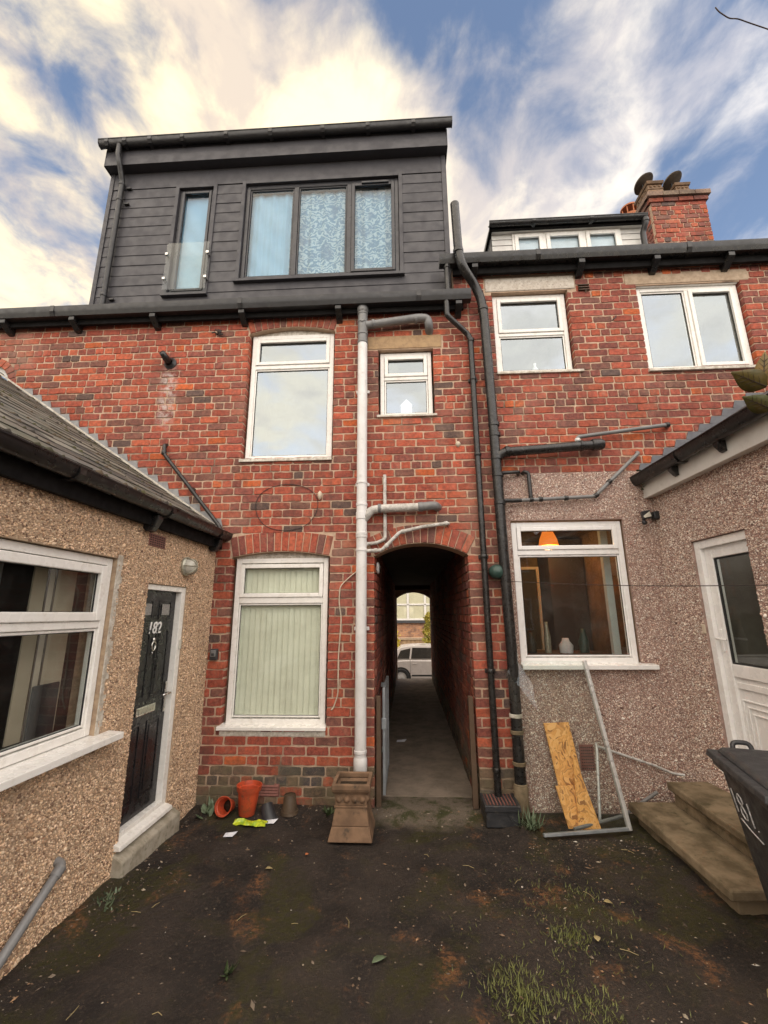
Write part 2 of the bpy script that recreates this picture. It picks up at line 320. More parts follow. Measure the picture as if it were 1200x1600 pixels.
# ------------------------------------------------------------------ mesh helpers
ORG = {}
def empty(name, loc, label, cat, group=None):
    o = bpy.data.objects.new(name, None); COL.objects.link(o); o.location = loc; o.empty_display_size = .2
    ORG[o.name] = Vector(loc); tag(o, label, cat, group); return o
def tag(o, label, cat, group=None, kind=None):
    o['label'] = label; o['category'] = cat
    if group: o['group'] = group
    if kind: o['kind'] = kind
    return o
FA = lambda u, d, w_: (u, d, w_)
LX, RX = -2.02, 2.56
LE = lambda u, d, w_: (LX - d, u, w_)
RE = lambda u, d, w_: (RX + d, -u, w_)
class MB:
    def __init__(s, T=FA): s.v = []; s.f = []; s.T = T; s.col = []; s.c = None
    def add(s, vs, fs):
        n = len(s.v); s.v += [s.T(*p) for p in vs]; s.f += [tuple(i+n for i in f) for f in fs]
        if s.c is not None: s.col += [s.c]*len(vs)
        return s
    def box(s, x0, x1, y0, y1, z0, z1):
        return s.add([(x0,y0,z0),(x1,y0,z0),(x1,y1,z0),(x0,y1,z0),(x0,y0,z1),(x1,y0,z1),(x1,y1,z1),(x0,y1,z1)],
                     [(3,2,1,0),(4,5,6,7),(0,1,5,4),(1,2,6,5),(2,3,7,6),(3,0,4,7)])
    def hexa(s, p):     # eight corners, bottom four then top four
        return s.add(p, [(3,2,1,0),(4,5,6,7),(0,1,5,4),(1,2,6,5),(2,3,7,6),(3,0,4,7)])
    def prism(s, poly, y0, y1):     # polygon in (u, w), extruded along d
        n = len(poly); vs = [(u, y0, z) for u, z in poly] + [(u, y1, z) for u, z in poly]
        return s.add(vs, [tuple(range(n)), tuple(range(2*n-1, n-1, -1))] + [(i, i+n, (i+1) % n + n, (i+1) % n) for i in range(n)])
    def prism_u(s, poly, u0, u1):   # polygon in (d, w), extruded along u
        n = len(poly); vs = [(u0, a, z) for a, z in poly] + [(u1, a, z) for a, z in poly]
        return s.add(vs, [tuple(range(n)), tuple(range(2*n-1, n-1, -1))] + [(i, i+n, (i+1) % n + n, (i+1) % n) for i in range(n)])
    def tube(s, pts, r, seg=14, caps=True):
        pts = [Vector(p) for p in pts]; n = len(pts); rs = r if isinstance(r, (list, tuple)) else [r]*n
        vs = []; t0 = (pts[1]-pts[0]).normalized()
        a = t0.orthogonal().normalized()
        for i, p in enumerate(pts):
            if i == 0: t = t0
            elif i == n-1: t = (pts[-1]-pts[-2]).normalized()
            else: t = ((pts[i]-pts[i-1]).normalized() + (pts[i+1]-pts[i]).normalized()).normalized()
            a = (a - t*a.dot(t)).normalized(); bvec = t.cross(a)
            for k in range(seg):
                th = 2*math.pi*k/seg; vs.append(tuple(p + (a*math.cos(th) + bvec*math.sin(th))*rs[i]))
        fs = [(i*seg+k, i*seg+(k+1) % seg, (i+1)*seg+(k+1) % seg, (i+1)*seg+k) for i in range(n-1) for k in range(seg)]
        if caps: fs += [tuple(range(seg-1, -1, -1)), tuple(range((n-1)*seg, n*seg))]
        return s.add(vs, fs)
    def lathe(s, prof, c=(0, 0, 0), seg=28, axis=None, close=False):
        vs = []; n = len(prof); M_ = Matrix.Identity(3)
        if axis is not None: M_ = Vector((0, 0, 1)).rotation_difference(Vector(axis)).to_matrix()
        for r, z in prof:
            for k in range(seg):
                th = 2*math.pi*k/seg; q = M_ @ Vector((r*math.cos(th), r*math.sin(th), z)); vs.append((c[0]+q.x, c[1]+q.y, c[2]+q.z))
        fs = [(i*seg+k, i*seg+(k+1) % seg, (i+1)*seg+(k+1) % seg, (i+1)*seg+k) for i in range(n-1) for k in range(seg)]
        if close: fs += [tuple(range(seg-1, -1, -1)), tuple(range((n-1)*seg, n*seg))]
        return s.add(vs, fs)
    def build(s, name, mat, parent=None, smooth=False, bev=0, label=None, kind=None):
        o = Vector((0, 0, 0))
        if parent is not None: o = ORG[parent.name]
        me = bpy.data.meshes.new(name); me.from_pydata([(x-o.x, y-o.y, z-o.z) for x, y, z in s.v], [], s.f)
        if s.col:
            at = me.color_attributes.new('bc', 'FLOAT_COLOR', 'POINT'); at.data.foreach_set('color', np.array([(*c, 1) for c in s.col], dtype=np.float32).ravel())
        me.materials.append(MAT[mat]); me.update()
        ob = bpy.data.objects.new(name, me); COL.objects.link(ob)
        if parent is not None: ob.parent = parent
        ORG[ob.name] = o
        if smooth:
            me.polygons.foreach_set('use_smooth', [True]*len(me.polygons))
            if smooth == 'auto': me.set_sharp_from_angle(angle=R(40))
        if bev:
            m = ob.modifiers.new('bevel', 'BEVEL'); m.width = bev; m.segments = 2; m.limit_method = 'ANGLE'; m.angle_limit = R(40)
        if label: ob['label'] = label
        if kind: ob['kind'] = kind
        return ob
def fillet(pts, rad, n=5):
    pts = [Vector(p) for p in pts]; out = [pts[0]]
    for i in range(1, len(pts)-1):
        a, b, c = pts[i-1], pts[i], pts[i+1]; d1 = (a-b); d2 = (c-b); r = min(rad, d1.length*.45, d2.length*.45)
        p0 = b + d1.normalized()*r; p2 = b + d2.normalized()*r
        for k in range(n+1):
            t = k/n; out.append(p0*(1-t)**2 + b*2*t*(1-t) + p2*t*t)
    return out + [pts[-1]]
def anchor(mb, loc): return mb
def blob(c, r, jit=.0):
    mb = MB(); return mb

# ------------------------------------------------------------------ bricks
CO = .0862; PITCH = .2225; JT = .0135
RED = [(.39,.090,.052), (.365,.085,.052), (.41,.095,.054), (.34,.081,.052), (.32,.081,.056), (.29,.079,.057), (.24,.075,.058), (.43,.108,.057)]
def brickcol(z, purple=0):
    r = random.random()
    if r < .03: c = (.52, .12, .04)
    elif r < .065: c = (.12, .080, .070)
    elif r < .20: c = (.205, .088, .068)
    else: c = random.choice(RED)
    if z < .34 and random.random() < .75: c = random.choice([(.16,.12,.08), (.20,.13,.09), (.12,.095,.075), (.09,.08,.075)])
    j = random.uniform(.82, 1.15); c = tuple(x*j for x in c)
    if purple: c = (c[0]*(1-.10*purple), c[1], c[2]*(1+.12*purple))
    return c
def rings(v, depth=.10):
    """worn brick of unit length and height: chamfered uneven front, back ring hidden in the wall"""
    r = random.Random(v); out = []
    cx = .035; cz = .14
    base = [(0,cz),(cx,0),(.33,0),(.67,0),(1-cx,0),(1,cz),(1,1-cz),(1-cx,1),(.67,1),(.33,1),(cx,1),(0,1-cz)]
    j = lambda a: r.uniform(-a, a)
    mid = [(x+j(.013), z+j(.05)) for x, z in base]
    front = [(.5+(x-.5)*.978, .5+(z-.5)*.93) for x, z in mid]
    return front, mid
VAR = [rings(i) for i in range(10)]
NB = len(VAR[0][0])
BF = [tuple(range(NB))] + [(i, i+NB, (i+1) % NB+NB, (i+1) % NB) for i in range(NB)] + [(i+NB, i+2*NB, (i+1) % NB+2*NB, (i+1) % NB+NB) for i in range(NB)]
BMESH = []
def brick_mesh(i, depth):
    key = (i, depth)
    for k, m in BMESH:
        if k == key: return m
    f, mid = VAR[i]
    vs = [(x-.5, -.0035, z-.5) for x, z in f] + [(x-.5, 0, z-.5) for x, z in mid] + [(x-.5, depth, z-.5) for x, z in mid]
    me = bpy.data.meshes.new('brick'); me.from_pydata(vs, [], BF); me.materials.append(MAT['brick'])
    me.polygons.foreach_set('use_smooth', [False]*(2*NB+1)); BMESH.append((key, me)); return me
def courses(x0, x1, z0, z1, blocked, garden=9, split=.11):
    out = []; n0 = int(round(z0/CO)); n1 = int(round(z1/CO))
    for n in range(n0, n1):
        w0 = n*CO; w1 = w0+CO; wm = (w0+w1)/2
        bl = sorted(b for b in (f(w0, wm, w1) for f in blocked) if b)
        free = []; a = x0
        for p, q in bl:
            if p > a: free.append((a, min(p, x1)))
            a = max(a, q)
        if a < x1: free.append((a, x1))
        head = (n % garden == 2); pitch = PITCH/2 if head else PITCH
        off = (n % 2)*PITCH/2 + (PITCH/4 if head else 0) + ((n*37) % 11-5)*.004
        for p, q in free:
            if q-p < .02: continue
            k = math.floor((p-off)/pitch); cuts = [p]
            t = off+(k+1)*pitch
            while t < q:
                cuts.append(t); t += pitch
            cuts.append(q)
            if len(cuts) > 2 and cuts[1]-cuts[0] < .05: cuts.pop(1)
            if len(cuts) > 2 and cuts[-1]-cuts[-2] < .05: cuts.pop(-2)
            cs = []
            for a_, b_ in zip(cuts[:-1], cuts[1:]):
                if not head and b_-a_ > .2 and random.random() < split:
                    m = (a_+b_)/2; cs += [(a_, m), (m, b_)]
                else: cs.append((a_, b_))
            out += [(a_, b_, w0, w1) for a_, b_ in cs]
    return out
def brick_wall(parent, T, bricks, single, purple=0, depth=.10, rotz=0, tone=1):
    """the bricks nearest the camera as objects of their own, the rest as one part"""
    def wc(b): return Vector(T((b[0]+b[1])/2, 0, (b[2]+b[3])/2))
    bricks = sorted(bricks, key=lambda b: (wc(b)-CAM).length)
    o = ORG[parent.name]; rest = MB(T); n = 0
    for i, (a, b, w0, w1) in enumerate(bricks):
        c = tuple(x*tone for x in brickcol(w0, purple)); va = random.randrange(len(VAR)); fl = random.choice((1, -1))
        lx = b-a-JT*random.uniform(.75, 1.3); lz = CO-JT*random.uniform(.75, 1.25); dy = random.uniform(-.0045, .003); tilt = random.gauss(0, .005)
        u, w_ = (a+b)/2, (w0+w1)/2
        if i < single:
            ob = bpy.data.objects.new('brick', brick_mesh(va, depth)); COL.objects.link(ob); ob.parent = parent
            ob.scale = (lx*fl, 1, lz); ob.location = Vector(T(u, dy, w_))-o; ob.rotation_euler = (0, tilt, rotz); ob.color = (*c, 1)
        else:
            f, mid = VAR[va]; rest.c = c; vs = []
            for ring, d in ((f, dy-.0035), (mid, dy), (mid, dy+depth)):
                vs += [(u+(x-.5)*lx*fl - (z-.5)*lz*tilt, d, w_+(z-.5)*lz + (x-.5)*lx*tilt) for x, z in ring]
            rest.add(vs, BF)
    if rest.v:
        rest.build('brickwork', 'brick_mesh', parent, smooth='auto', kind='stuff')
def rect_block(x0, x1, z0, z1):
    return lambda w0, wm, w1: (x0, x1) if z0 < wm < z1 else None
def arch_geo(xl, xr, zs, rise):
    c = (xr-xl)/2; Rr = (c*c+rise*rise)/(2*rise); return (xl+xr)/2, zs+rise-Rr, Rr
def arch_block(xl, xr, zs, rise, ring):
    cx, cz, Ri = arch_geo(xl, xr, zs, rise); h = (xr-xl)/2
    def f(w0, wm, w1):
        if wm < zs or wm > cz+Ri+ring: return None
        hw = h*(wm-cz)/(zs-cz); e = (Ri+ring)**2-(wm-cz)**2
        hw = min(hw, math.sqrt(e) if e > 0 else 0)
        return (cx-hw-.012, cx+hw+.012) if hw > .03 else None
    return f
def arch_bricks(parent, T, xl, xr, zs, rise, ring, thick=.078, depth=.11, orange=.35):
    cx, cz, Ri = arch_geo(xl, xr, zs, rise); a0 = math.asin((xr-xl)/2/Ri)
    n = max(5, int(round(2*a0*(Ri+ring*.5)/thick)))
    for i in range(n):
        t0 = -a0+2*a0*i/n; t1 = -a0+2*a0*(i+1)/n; g = .0045/(Ri+ring*.5)
        mb = MB(T); dy = random.uniform(-.005, .003)
        q = []
        for d, ins in ((dy-.006, .005), (dy, 0), (dy+depth, 0)):
            ia = ins/(Ri+ring*.5)
            for t, rr in ((t0+g+ia, Ri+.004+ins), (t1-g-ia, Ri+.004+ins), (t1-g-ia, Ri+ring-.004-ins), (t0+g+ia, Ri+ring-.004-ins)):
                q.append((cx+math.sin(t)*rr, d, cz+math.cos(t)*rr))
        mb.c = random.choice(RED+[(.44,.115,.065)]*4) if random.random() > .1 else (.2, .09, .075)
        mb.add(q, [(0,1,2,3), (0,4,5,1), (1,5,6,2), (2,6,7,3), (3,7,4,0), (4,8,9,5), (5,9,10,6), (6,10,11,7), (7,11,8,4)])
        mb.build('arch_brick', 'brick_mesh', parent)
def sliced_wall(T, x0, x1, z0, z1, holes, d0, d1, grow=0):
    """solid wall from d0 to d1 with openings; hole = (xl, xr, zb, top(x) or number, steps)"""
    mb = MB(T); xs = {x0, x1}; holes = [(h[0]-grow, h[1]+grow, *h[2:]) for h in holes]
    for h in holes:
        n = h[4] if len(h) > 4 else 1
        for i in range(n+1): xs.add(h[0]+(h[1]-h[0])*i/n)
    xs = sorted(x for x in xs if x0 <= x <= x1)
    for a, b in zip(xs[:-1], xs[1:]):
        if b-a < 1e-5: continue
        m = (a+b)/2; cur = [(z0, z0)]; segs = []
        hs = sorted((h for h in holes if h[0] < m < h[1]), key=lambda h: h[2])
        lo = (z0, z0)
        for h in hs:
            tp = h[3] if callable(h[3]) else (lambda x, v=h[3]: v)
            segs.append((lo, (h[2], h[2]))); lo = (tp(a), tp(b))
        segs.append((lo, (z1, z1)))
        for (la, lb), (ha, hb) in segs:
            if ha-la < 1e-4 and hb-lb < 1e-4: continue
            mb.hexa([(a,d0,la),(b,d0,lb),(b,d1,lb),(a,d1,la),(a,d0,ha),(b,d0,hb),(b,d1,hb),(a,d1,ha)])
    return mb
def arc_top(xl, xr, zs, rise):
    cx, cz, Ri = arch_geo(xl, xr, zs, rise)
    return lambda x: cz+math.sqrt(max(0, Ri*Ri-(x-cx)**2))

# ------------------------------------------------------------------ windows
def ring_boxes(mb, x0, x1, z0, z1, fw, d0, d1, fb=None, ft=None):
    fb = fb or fw; ft = ft or fw
    mb.box(x0, x0+fw, d0, d1, z0, z1); mb.box(x1-fw, x1, d0, d1, z0, z1)
    mb.box(x0+fw, x1-fw, d0+.001, d1-.001, z0, z0+fb); mb.box(x0+fw, x1-fw, d0+.001, d1-.001, z1-ft, z1)
def window(T, parent, x0, x1, z0, z1, d, lights, fw=.05, mat='upvc', gm='glass', room=None, bars=(), dep=.065, name='window', roomd=.8, sash=.042, label=None):
    """lights: (x0, x1, z0, z1, opening) clear holes in the frame; bars: extra frame boxes"""
    fr = MB(T); ring_boxes(fr, x0, x1, z0, z1, fw, d, d+dep)
    for b in bars: fr.box(b[0], b[1], d+.002, d+dep-.002, b[2], b[3])
    wo = fr.build(name, mat, parent, bev=.005, label=label)
    for a, b, p, q, op in lights:
        s = sash if op else .018; k = .012 if op else -.012
        sm = MB(T); ring_boxes(sm, a+.002, b-.002, p+.002, q-.002, s, d-k, d-k+.05); sm.build('sash' if op else 'glazing_bead', mat, wo, bev=.006)
        g = MB(T); g.box(a+s-.004, b-s+.004, d+.028, d+.034, p+s-.004, q-s+.004); g.build('pane', gm, wo)
        gk = MB(T); ring_boxes(gk, a+s-.001, b-s+.001, p+s-.001, q-s+.001, .006, d+.016, d+.027); gk.build('gasket', 'rubber', wo)
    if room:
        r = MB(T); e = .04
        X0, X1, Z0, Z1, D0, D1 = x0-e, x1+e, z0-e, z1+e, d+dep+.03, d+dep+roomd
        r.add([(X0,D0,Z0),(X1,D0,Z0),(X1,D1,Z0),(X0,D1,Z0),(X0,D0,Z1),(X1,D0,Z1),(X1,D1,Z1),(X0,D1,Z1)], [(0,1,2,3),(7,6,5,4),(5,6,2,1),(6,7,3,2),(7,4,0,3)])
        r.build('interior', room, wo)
    return wo
def sill(T, parent, x0, x1, z, d0, d1, h=.03, mat='upvc', slope=.012, name='sill'):
    mb = MB(T); mb.prism_u([(d0, z-h), (d1, z-h), (d1, z+slope), (d0, z)], x0, x1); return mb.build(name, mat, parent, bev=.004)

# ------------------------------------------------------------------ ground and setting
def struct(o): o['kind'] = 'structure'; return o
def yard():
    x0, x1, y0, y1 = -2.06, 2.60, -4.6, .30; nx, ny = 230, 245
    xs = np.linspace(x0, x1, nx); ys = np.linspace(y0, y1, ny); X, Y = np.meshgrid(xs, ys)
    Z = np.zeros_like(X)
    for i in range(60):
        f = rng.uniform(1.5, 26); a = rng.uniform(0, 2*math.pi); Z += .011/f**.85*np.sin(f*(X*math.cos(a)+Y*math.sin(a))+rng.uniform(0, 6.3))
    Z += rng.normal(0, .0016, X.shape)
    Z *= np.clip((.05-Y)*4, 0, 1); Z -= .002
    Z += .035*np.exp(-((X+1.15)/.7)**2-((Y+.05)/.16)**2)      # bank of soil along the wall
    v = np.stack([X, Y, Z], -1).reshape(-1, 3); q = []
    for j in range(ny-1):
        b = j*nx
        q += [(b+i, b+i+1, b+nx+i+1, b+nx+i) for i in range(nx-1)]
    mb = MB(); mb.v = [tuple(p) for p in v]; mb.f = q
    o = struct(mb.build('yard_ground', 'yard_dirt', smooth=True)); return (xs, ys, Z)
YG = yard()
def gz(x, y):
    xs, ys, Z = YG; i = min(max(int(np.searchsorted(xs, x)), 0), len(xs)-1); j = min(max(int(np.searchsorted(ys, y)), 0), len(ys)-1); return float(Z[j, i])
mb = MB(); mb.add([(-300,-300,-.06),(300,-300,-.06),(300,7.88,-.06),(-300,7.88,-.06),(-300,7.9,-.90),(300,7.9,-.90),(300,600,-.90),(-300,600,-.90)], [(0,1,2,3),(3,2,5,4),(4,5,6,7)])
struct(mb.build('ground', 'asphalt'))
mb = MB(); mb.box(-.33, .64, .28, 8.0, -.05, .004); struct(mb.build('passage_floor', 'passage_floor'))
mb = MB(); mb.box(-60, 60, 16.0, 17.6, -.95, -.78); struct(mb.build('pavement', 'concrete_pale', bev=.01))

# ------------------------------------------------------------------ the house with the passage
HL = empty('brick_house', (-2, 0, 0), 'red brick terraced house with a dark grey clad dormer and an arched passage through it', 'house')
LOW = (-1.835, -.805, 2.335, .055); UP = (-1.822, -.805, 5.03, .075); PAS = (-.324, .63, 2.334, .125)
SMALL = (-.275, .347, 3.90, 4.748)
AWC = (-5.06, 4.46, .29)
holesL = [(LOW[0], LOW[1], .66, arc_top(*LOW), 8), (UP[0], UP[1], 3.41, arc_top(*UP), 8), (*SMALL[:2], SMALL[2], SMALL[3]),
          (PAS[0], PAS[1], -.3, arc_top(*PAS), 14), (AWC[0]-AWC[2], AWC[0]+AWC[2], 4.0, arc_top(AWC[0]-AWC[2], AWC[0]+AWC[2], AWC[1], AWC[2]*.999), 14)]
wl = sliced_wall(FA, -6.4, .786, -.25, 5.34, holesL, .0025, .24, .012).build('wall', 'mortar', HL)
def roofblock(w0, wm, w1):          # the lean-to covers this corner of the wall
    x = -1.955-(wm-2.60)/.672 if wm > 2.60 else -2.03
    return (-7, x-.12) if wm < 4.6 else None
def awblock(w0, wm, w1):
    if wm < 4.0 or wm > AWC[1]+AWC[2]+.11: return None
    r = AWC[2]+.11; h = r if wm < AWC[1] else math.sqrt(max(0, r*r-(wm-AWC[1])**2)); return (AWC[0]-h, AWC[0]+h) if h > .02 else None
blkL = [rect_block(LOW[0], LOW[1], .66, LOW[2]), arch_block(*LOW, .215), rect_block(UP[0], UP[1], 3.41, UP[2]), arch_block(*UP, .215),
        rect_block(*SMALL), rect_block(-.42, .47, 4.757, 4.93), rect_block(PAS[0], PAS[1], -.3, PAS[2]), arch_block(*PAS, .20), roofblock, awblock]
brick_wall(wl, FA, courses(-6.3, .785, -.086, 5.33, blkL), 300)
for a in (LOW, UP): arch_bricks(wl, FA, *a, .215)
arch_bricks(wl, FA, *PAS, .20, depth=.11)
arch_bricks(wl, FA, AWC[0]-AWC[2], AWC[0]+AWC[2], AWC[1], AWC[2]*.999, .105, thick=.08)
mb = MB(); mb.box(-.405, .455, -.006, .10, 4.757, 4.925); mb.build('lintel', 'stone_gold', HL, bev=.008)
# windows
w_ = window(FA, HL, -1.812, -.822, .69, 2.325, .06, [(-1.762, -.872, 1.915, 2.265, True), (-1.762, -.872, .75, 1.855, False)], room='room_pale', bars=[(-1.762, -.872, 1.855, 1.915)], gm='glass', roomd=.7,
            label='tall ground floor window with vertical blinds')
sill(FA, w_, -1.865, -.80, .688, -.035, .10, .032, 'upvc'); mb = MB(); mb.box(-1.85, -.80, -.004, .05, .595, .652)
mb.build('sill_render', 'sill_worn', w_, bev=.012)
mb = MB(); mb.prism([(-1.835, 2.327), (-.805, 2.327), (-.805, 2.335)] + [(x, arc_top(*LOW)(x)-.002) for x in np.linspace(-.81, -1.83, 9)] + [(-1.835, 2.335)], .075, .12); mb.build('head_filler', 'sill_worn', w_)
for i in range(15):
    x = -1.735+i*.0595; mb = MB(); a = .30 if i % 2 else .22
    dx, dy = .034*math.cos(a), .034*math.sin(a)
    mb.hexa([(x-dx,.128-dy,.74),(x+dx,.128+dy,.74),(x+dx,.131+dy,.74),(x-dx,.131-dy,.74),(x-dx,.128-dy,2.28),(x+dx,.128+dy,2.28),(x+dx,.131+dy,2.28),(x-dx,.131-dy,2.28)])
    mb.build('blind_slat', 'curtain_cream', w_)
w_ = window(FA, HL, -1.805, -.815, 3.43, 5.035, .06, [(-1.757, -.863, 4.635, 4.98, True), (-1.757, -.863, 3.475, 4.585, False)], room='room_mid', bars=[(-1.757, -.863, 4.585, 4.635)], gm='glass_mirror', label='tall first floor window reflecting the sky')
sill(FA, w_, -1.84, -.80, 3.428, -.03, .10, .035, 'sill_worn')
mb = MB(); mb.prism([(-1.822, 5.037), (-.805, 5.037)] + [(x, arc_top(*UP)(x)-.002) for x in np.linspace(-.81, -1.815, 9)], .075, .12); mb.build('head_filler', 'sill_worn', w_)
w_ = window(FA, HL, -.262, .335, 3.915, 4.735, .06, [(-.215, .288, 4.425, 4.69, True), (-.215, .288, 3.955, 4.385, False)], fw=.045, room='room_mid', bars=[(-.215, .288, 4.385, 4.425)], gm='glass_mirror', label='small first floor window under a sandstone lintel')
sill(FA, w_, -.30, .375, 3.913, -.03, .10, .028, 'sill_worn')
mb = MB(); mb.box(-.03, .10, .115, .16, 3.97, 4.09); mb.prism([(-.04, 4.09), (.11, 4.09), (.035, 4.17)], .115, .16); mb.build('house_ornament', 'paper_white', w_)
aw = MB(); cx, cz, rr = AWC
pts = [(cx+math.cos(t)*rr, cz+math.sin(t)*rr) for t in np.linspace(0, math.pi, 17)]; pin = [(cx+math.cos(t)*(rr-.05), cz+math.sin(t)*(rr-.05)) for t in np.linspace(0, math.pi, 17)]
for i in range(16): aw.hexa([(pts[i][0],.05,pts[i][1]),(pts[i+1][0],.05,pts[i+1][1]),(pts[i+1][0],.11,pts[i+1][1]),(pts[i][0],.11,pts[i][1]),(pin[i][0],.05,pin[i][1]),(pin[i+1][0],.05,pin[i+1][1]),(pin[i+1][0],.11,pin[i+1][1]),(pin[i][0],.11,pin[i][1])])
aw.box(cx-rr, cx-rr+.05, .05, .11, 4.0, cz); aw.box(cx+rr-.05, cx+rr, .05, .11, 4.0, cz)
aw = aw.build('arched_window', 'upvc', HL)
mb = MB(); mb.prism([(cx-rr+.04, 4.0), (cx+rr-.04, 4.0)]+[(x, z) for x, z in pin], .075, .082); mb.build('pane', 'glass_mirror', aw)
# eaves: fascia, gutter, rafter feet, roof
def gutter(T, parent, u0, u1, d0, d1, z0, z1, mat, brackets, name='gutter', square=True):
    mb = MB(T); w2 = d1-d0; t = .006
    if square:
        pr = [(d1, z1), (d1, z0), (d0+.25*w2, z0), (d0+.1*w2, z0+.35*(z1-z0)), (d0+.02*w2, z0+.55*(z1-z0)), (d0, z1), (d0+t, z1), (d0+.02*w2+t, z0+.55*(z1-z0)+t), (d0+.3*w2, z0+t), (d1-t, z0+t), (d1-t, z1)]
    else:
        c = (d0+d1)/2; r = w2/2; A = np.linspace(math.pi, 2*math.pi, 11)
        pr = [(c+r*math.cos(a), z1+r*math.sin(a)*(z1-z0)/r) for a in A] + [(c+(r-t)*math.cos(a), z1+(r-t)*math.sin(a)*(z1-z0)/r) for a in A[::-1]]
        pr = [(d0, z1+.006), (d0-.006, z1+.006), (d0-.006, z1-.004)] + pr[:11] + pr[11:]
    mb.prism_u(pr, u0, u1); g = mb.build(name, mat, parent, smooth='auto')
    for u in brackets:
        m = MB(T); m.prism_u([(d0-.004, z1+.004), (d0-.004, z0+.4*(z1-z0)), (d0+.25*w2-.004, z0-.004), (d1, z0-.004), (d1, z0+.0005), (d0+.25*w2, z0+.0005), (d0-.0005, z0+.45*(z1-z0)), (d0-.0005, z1+.004)], u-.025, u+.025); m.build('gutter_joint', mat, g)
    return g
gutter(FA, HL, -6.4, .80, -.20, -.09, 5.255, 5.375, 'gutter_grey', [-4.2, -1.9, .2])
mb = MB(); mb.box(-6.4, .72, -.088, -.05, 5.19, 5.37); mb.build('fascia_board', 'eaves_black', HL)
mb = MB(); mb.box(-6.4, .72, -.05, .12, 5.33, 5.365); mb.build('soffit', 'eaves_black', HL)
for x in (-4.84, -3.97, -2.97, -1.89, -.74, .66):
    mb = MB(); mb.prism_u([(-.165, 5.205), (-.165, 5.25), (-.05, 5.25), (.0, 5.25), (.0, 5.12), (-.05, 5.13)], x-.035, x+.035); mb.build('rafter_foot', 'gutter_black', HL, bev=.005)
mb = MB(); mb.add([(-6.4,-.12,5.37),(.70,-.12,5.37),(.70,3.95,8.15),(-6.4,3.95,8.15),(-6.4,8.0,5.35),(.70,8.0,5.35)], [(0,1,2,3),(3,2,5,4)]); mb.build('roof', 'slate_plain', HL)
fw = sliced_wall(FA, -6.4, .74, -1.0, 5.3, [(-.285, .632, -1.0, arc_top(-.285, .632, 2.144, .16), 12)], 7.7, 7.9); fw.build('front_wall', 'mortar', HL)
# passage: side walls, ceiling
PLT = lambda u, d, z: (-.324-d, u, z)
PRT = lambda u, d, z: (.63+d, -u, z)
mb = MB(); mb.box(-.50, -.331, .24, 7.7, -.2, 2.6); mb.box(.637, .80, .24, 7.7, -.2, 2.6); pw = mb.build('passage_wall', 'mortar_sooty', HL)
bl = courses(.105, 7.72, 0, 2.46, [])
mb0 = [b for b in bl]
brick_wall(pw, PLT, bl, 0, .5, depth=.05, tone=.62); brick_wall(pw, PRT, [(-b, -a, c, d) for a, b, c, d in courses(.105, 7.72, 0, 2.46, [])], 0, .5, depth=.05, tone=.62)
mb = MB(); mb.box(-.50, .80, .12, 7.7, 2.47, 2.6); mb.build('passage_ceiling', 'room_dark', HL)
mb = MB(); mb.box(-.33, .64, 7.35, 7.5, 2.36, 2.47); mb.build('passage_beam', 'timber', HL)
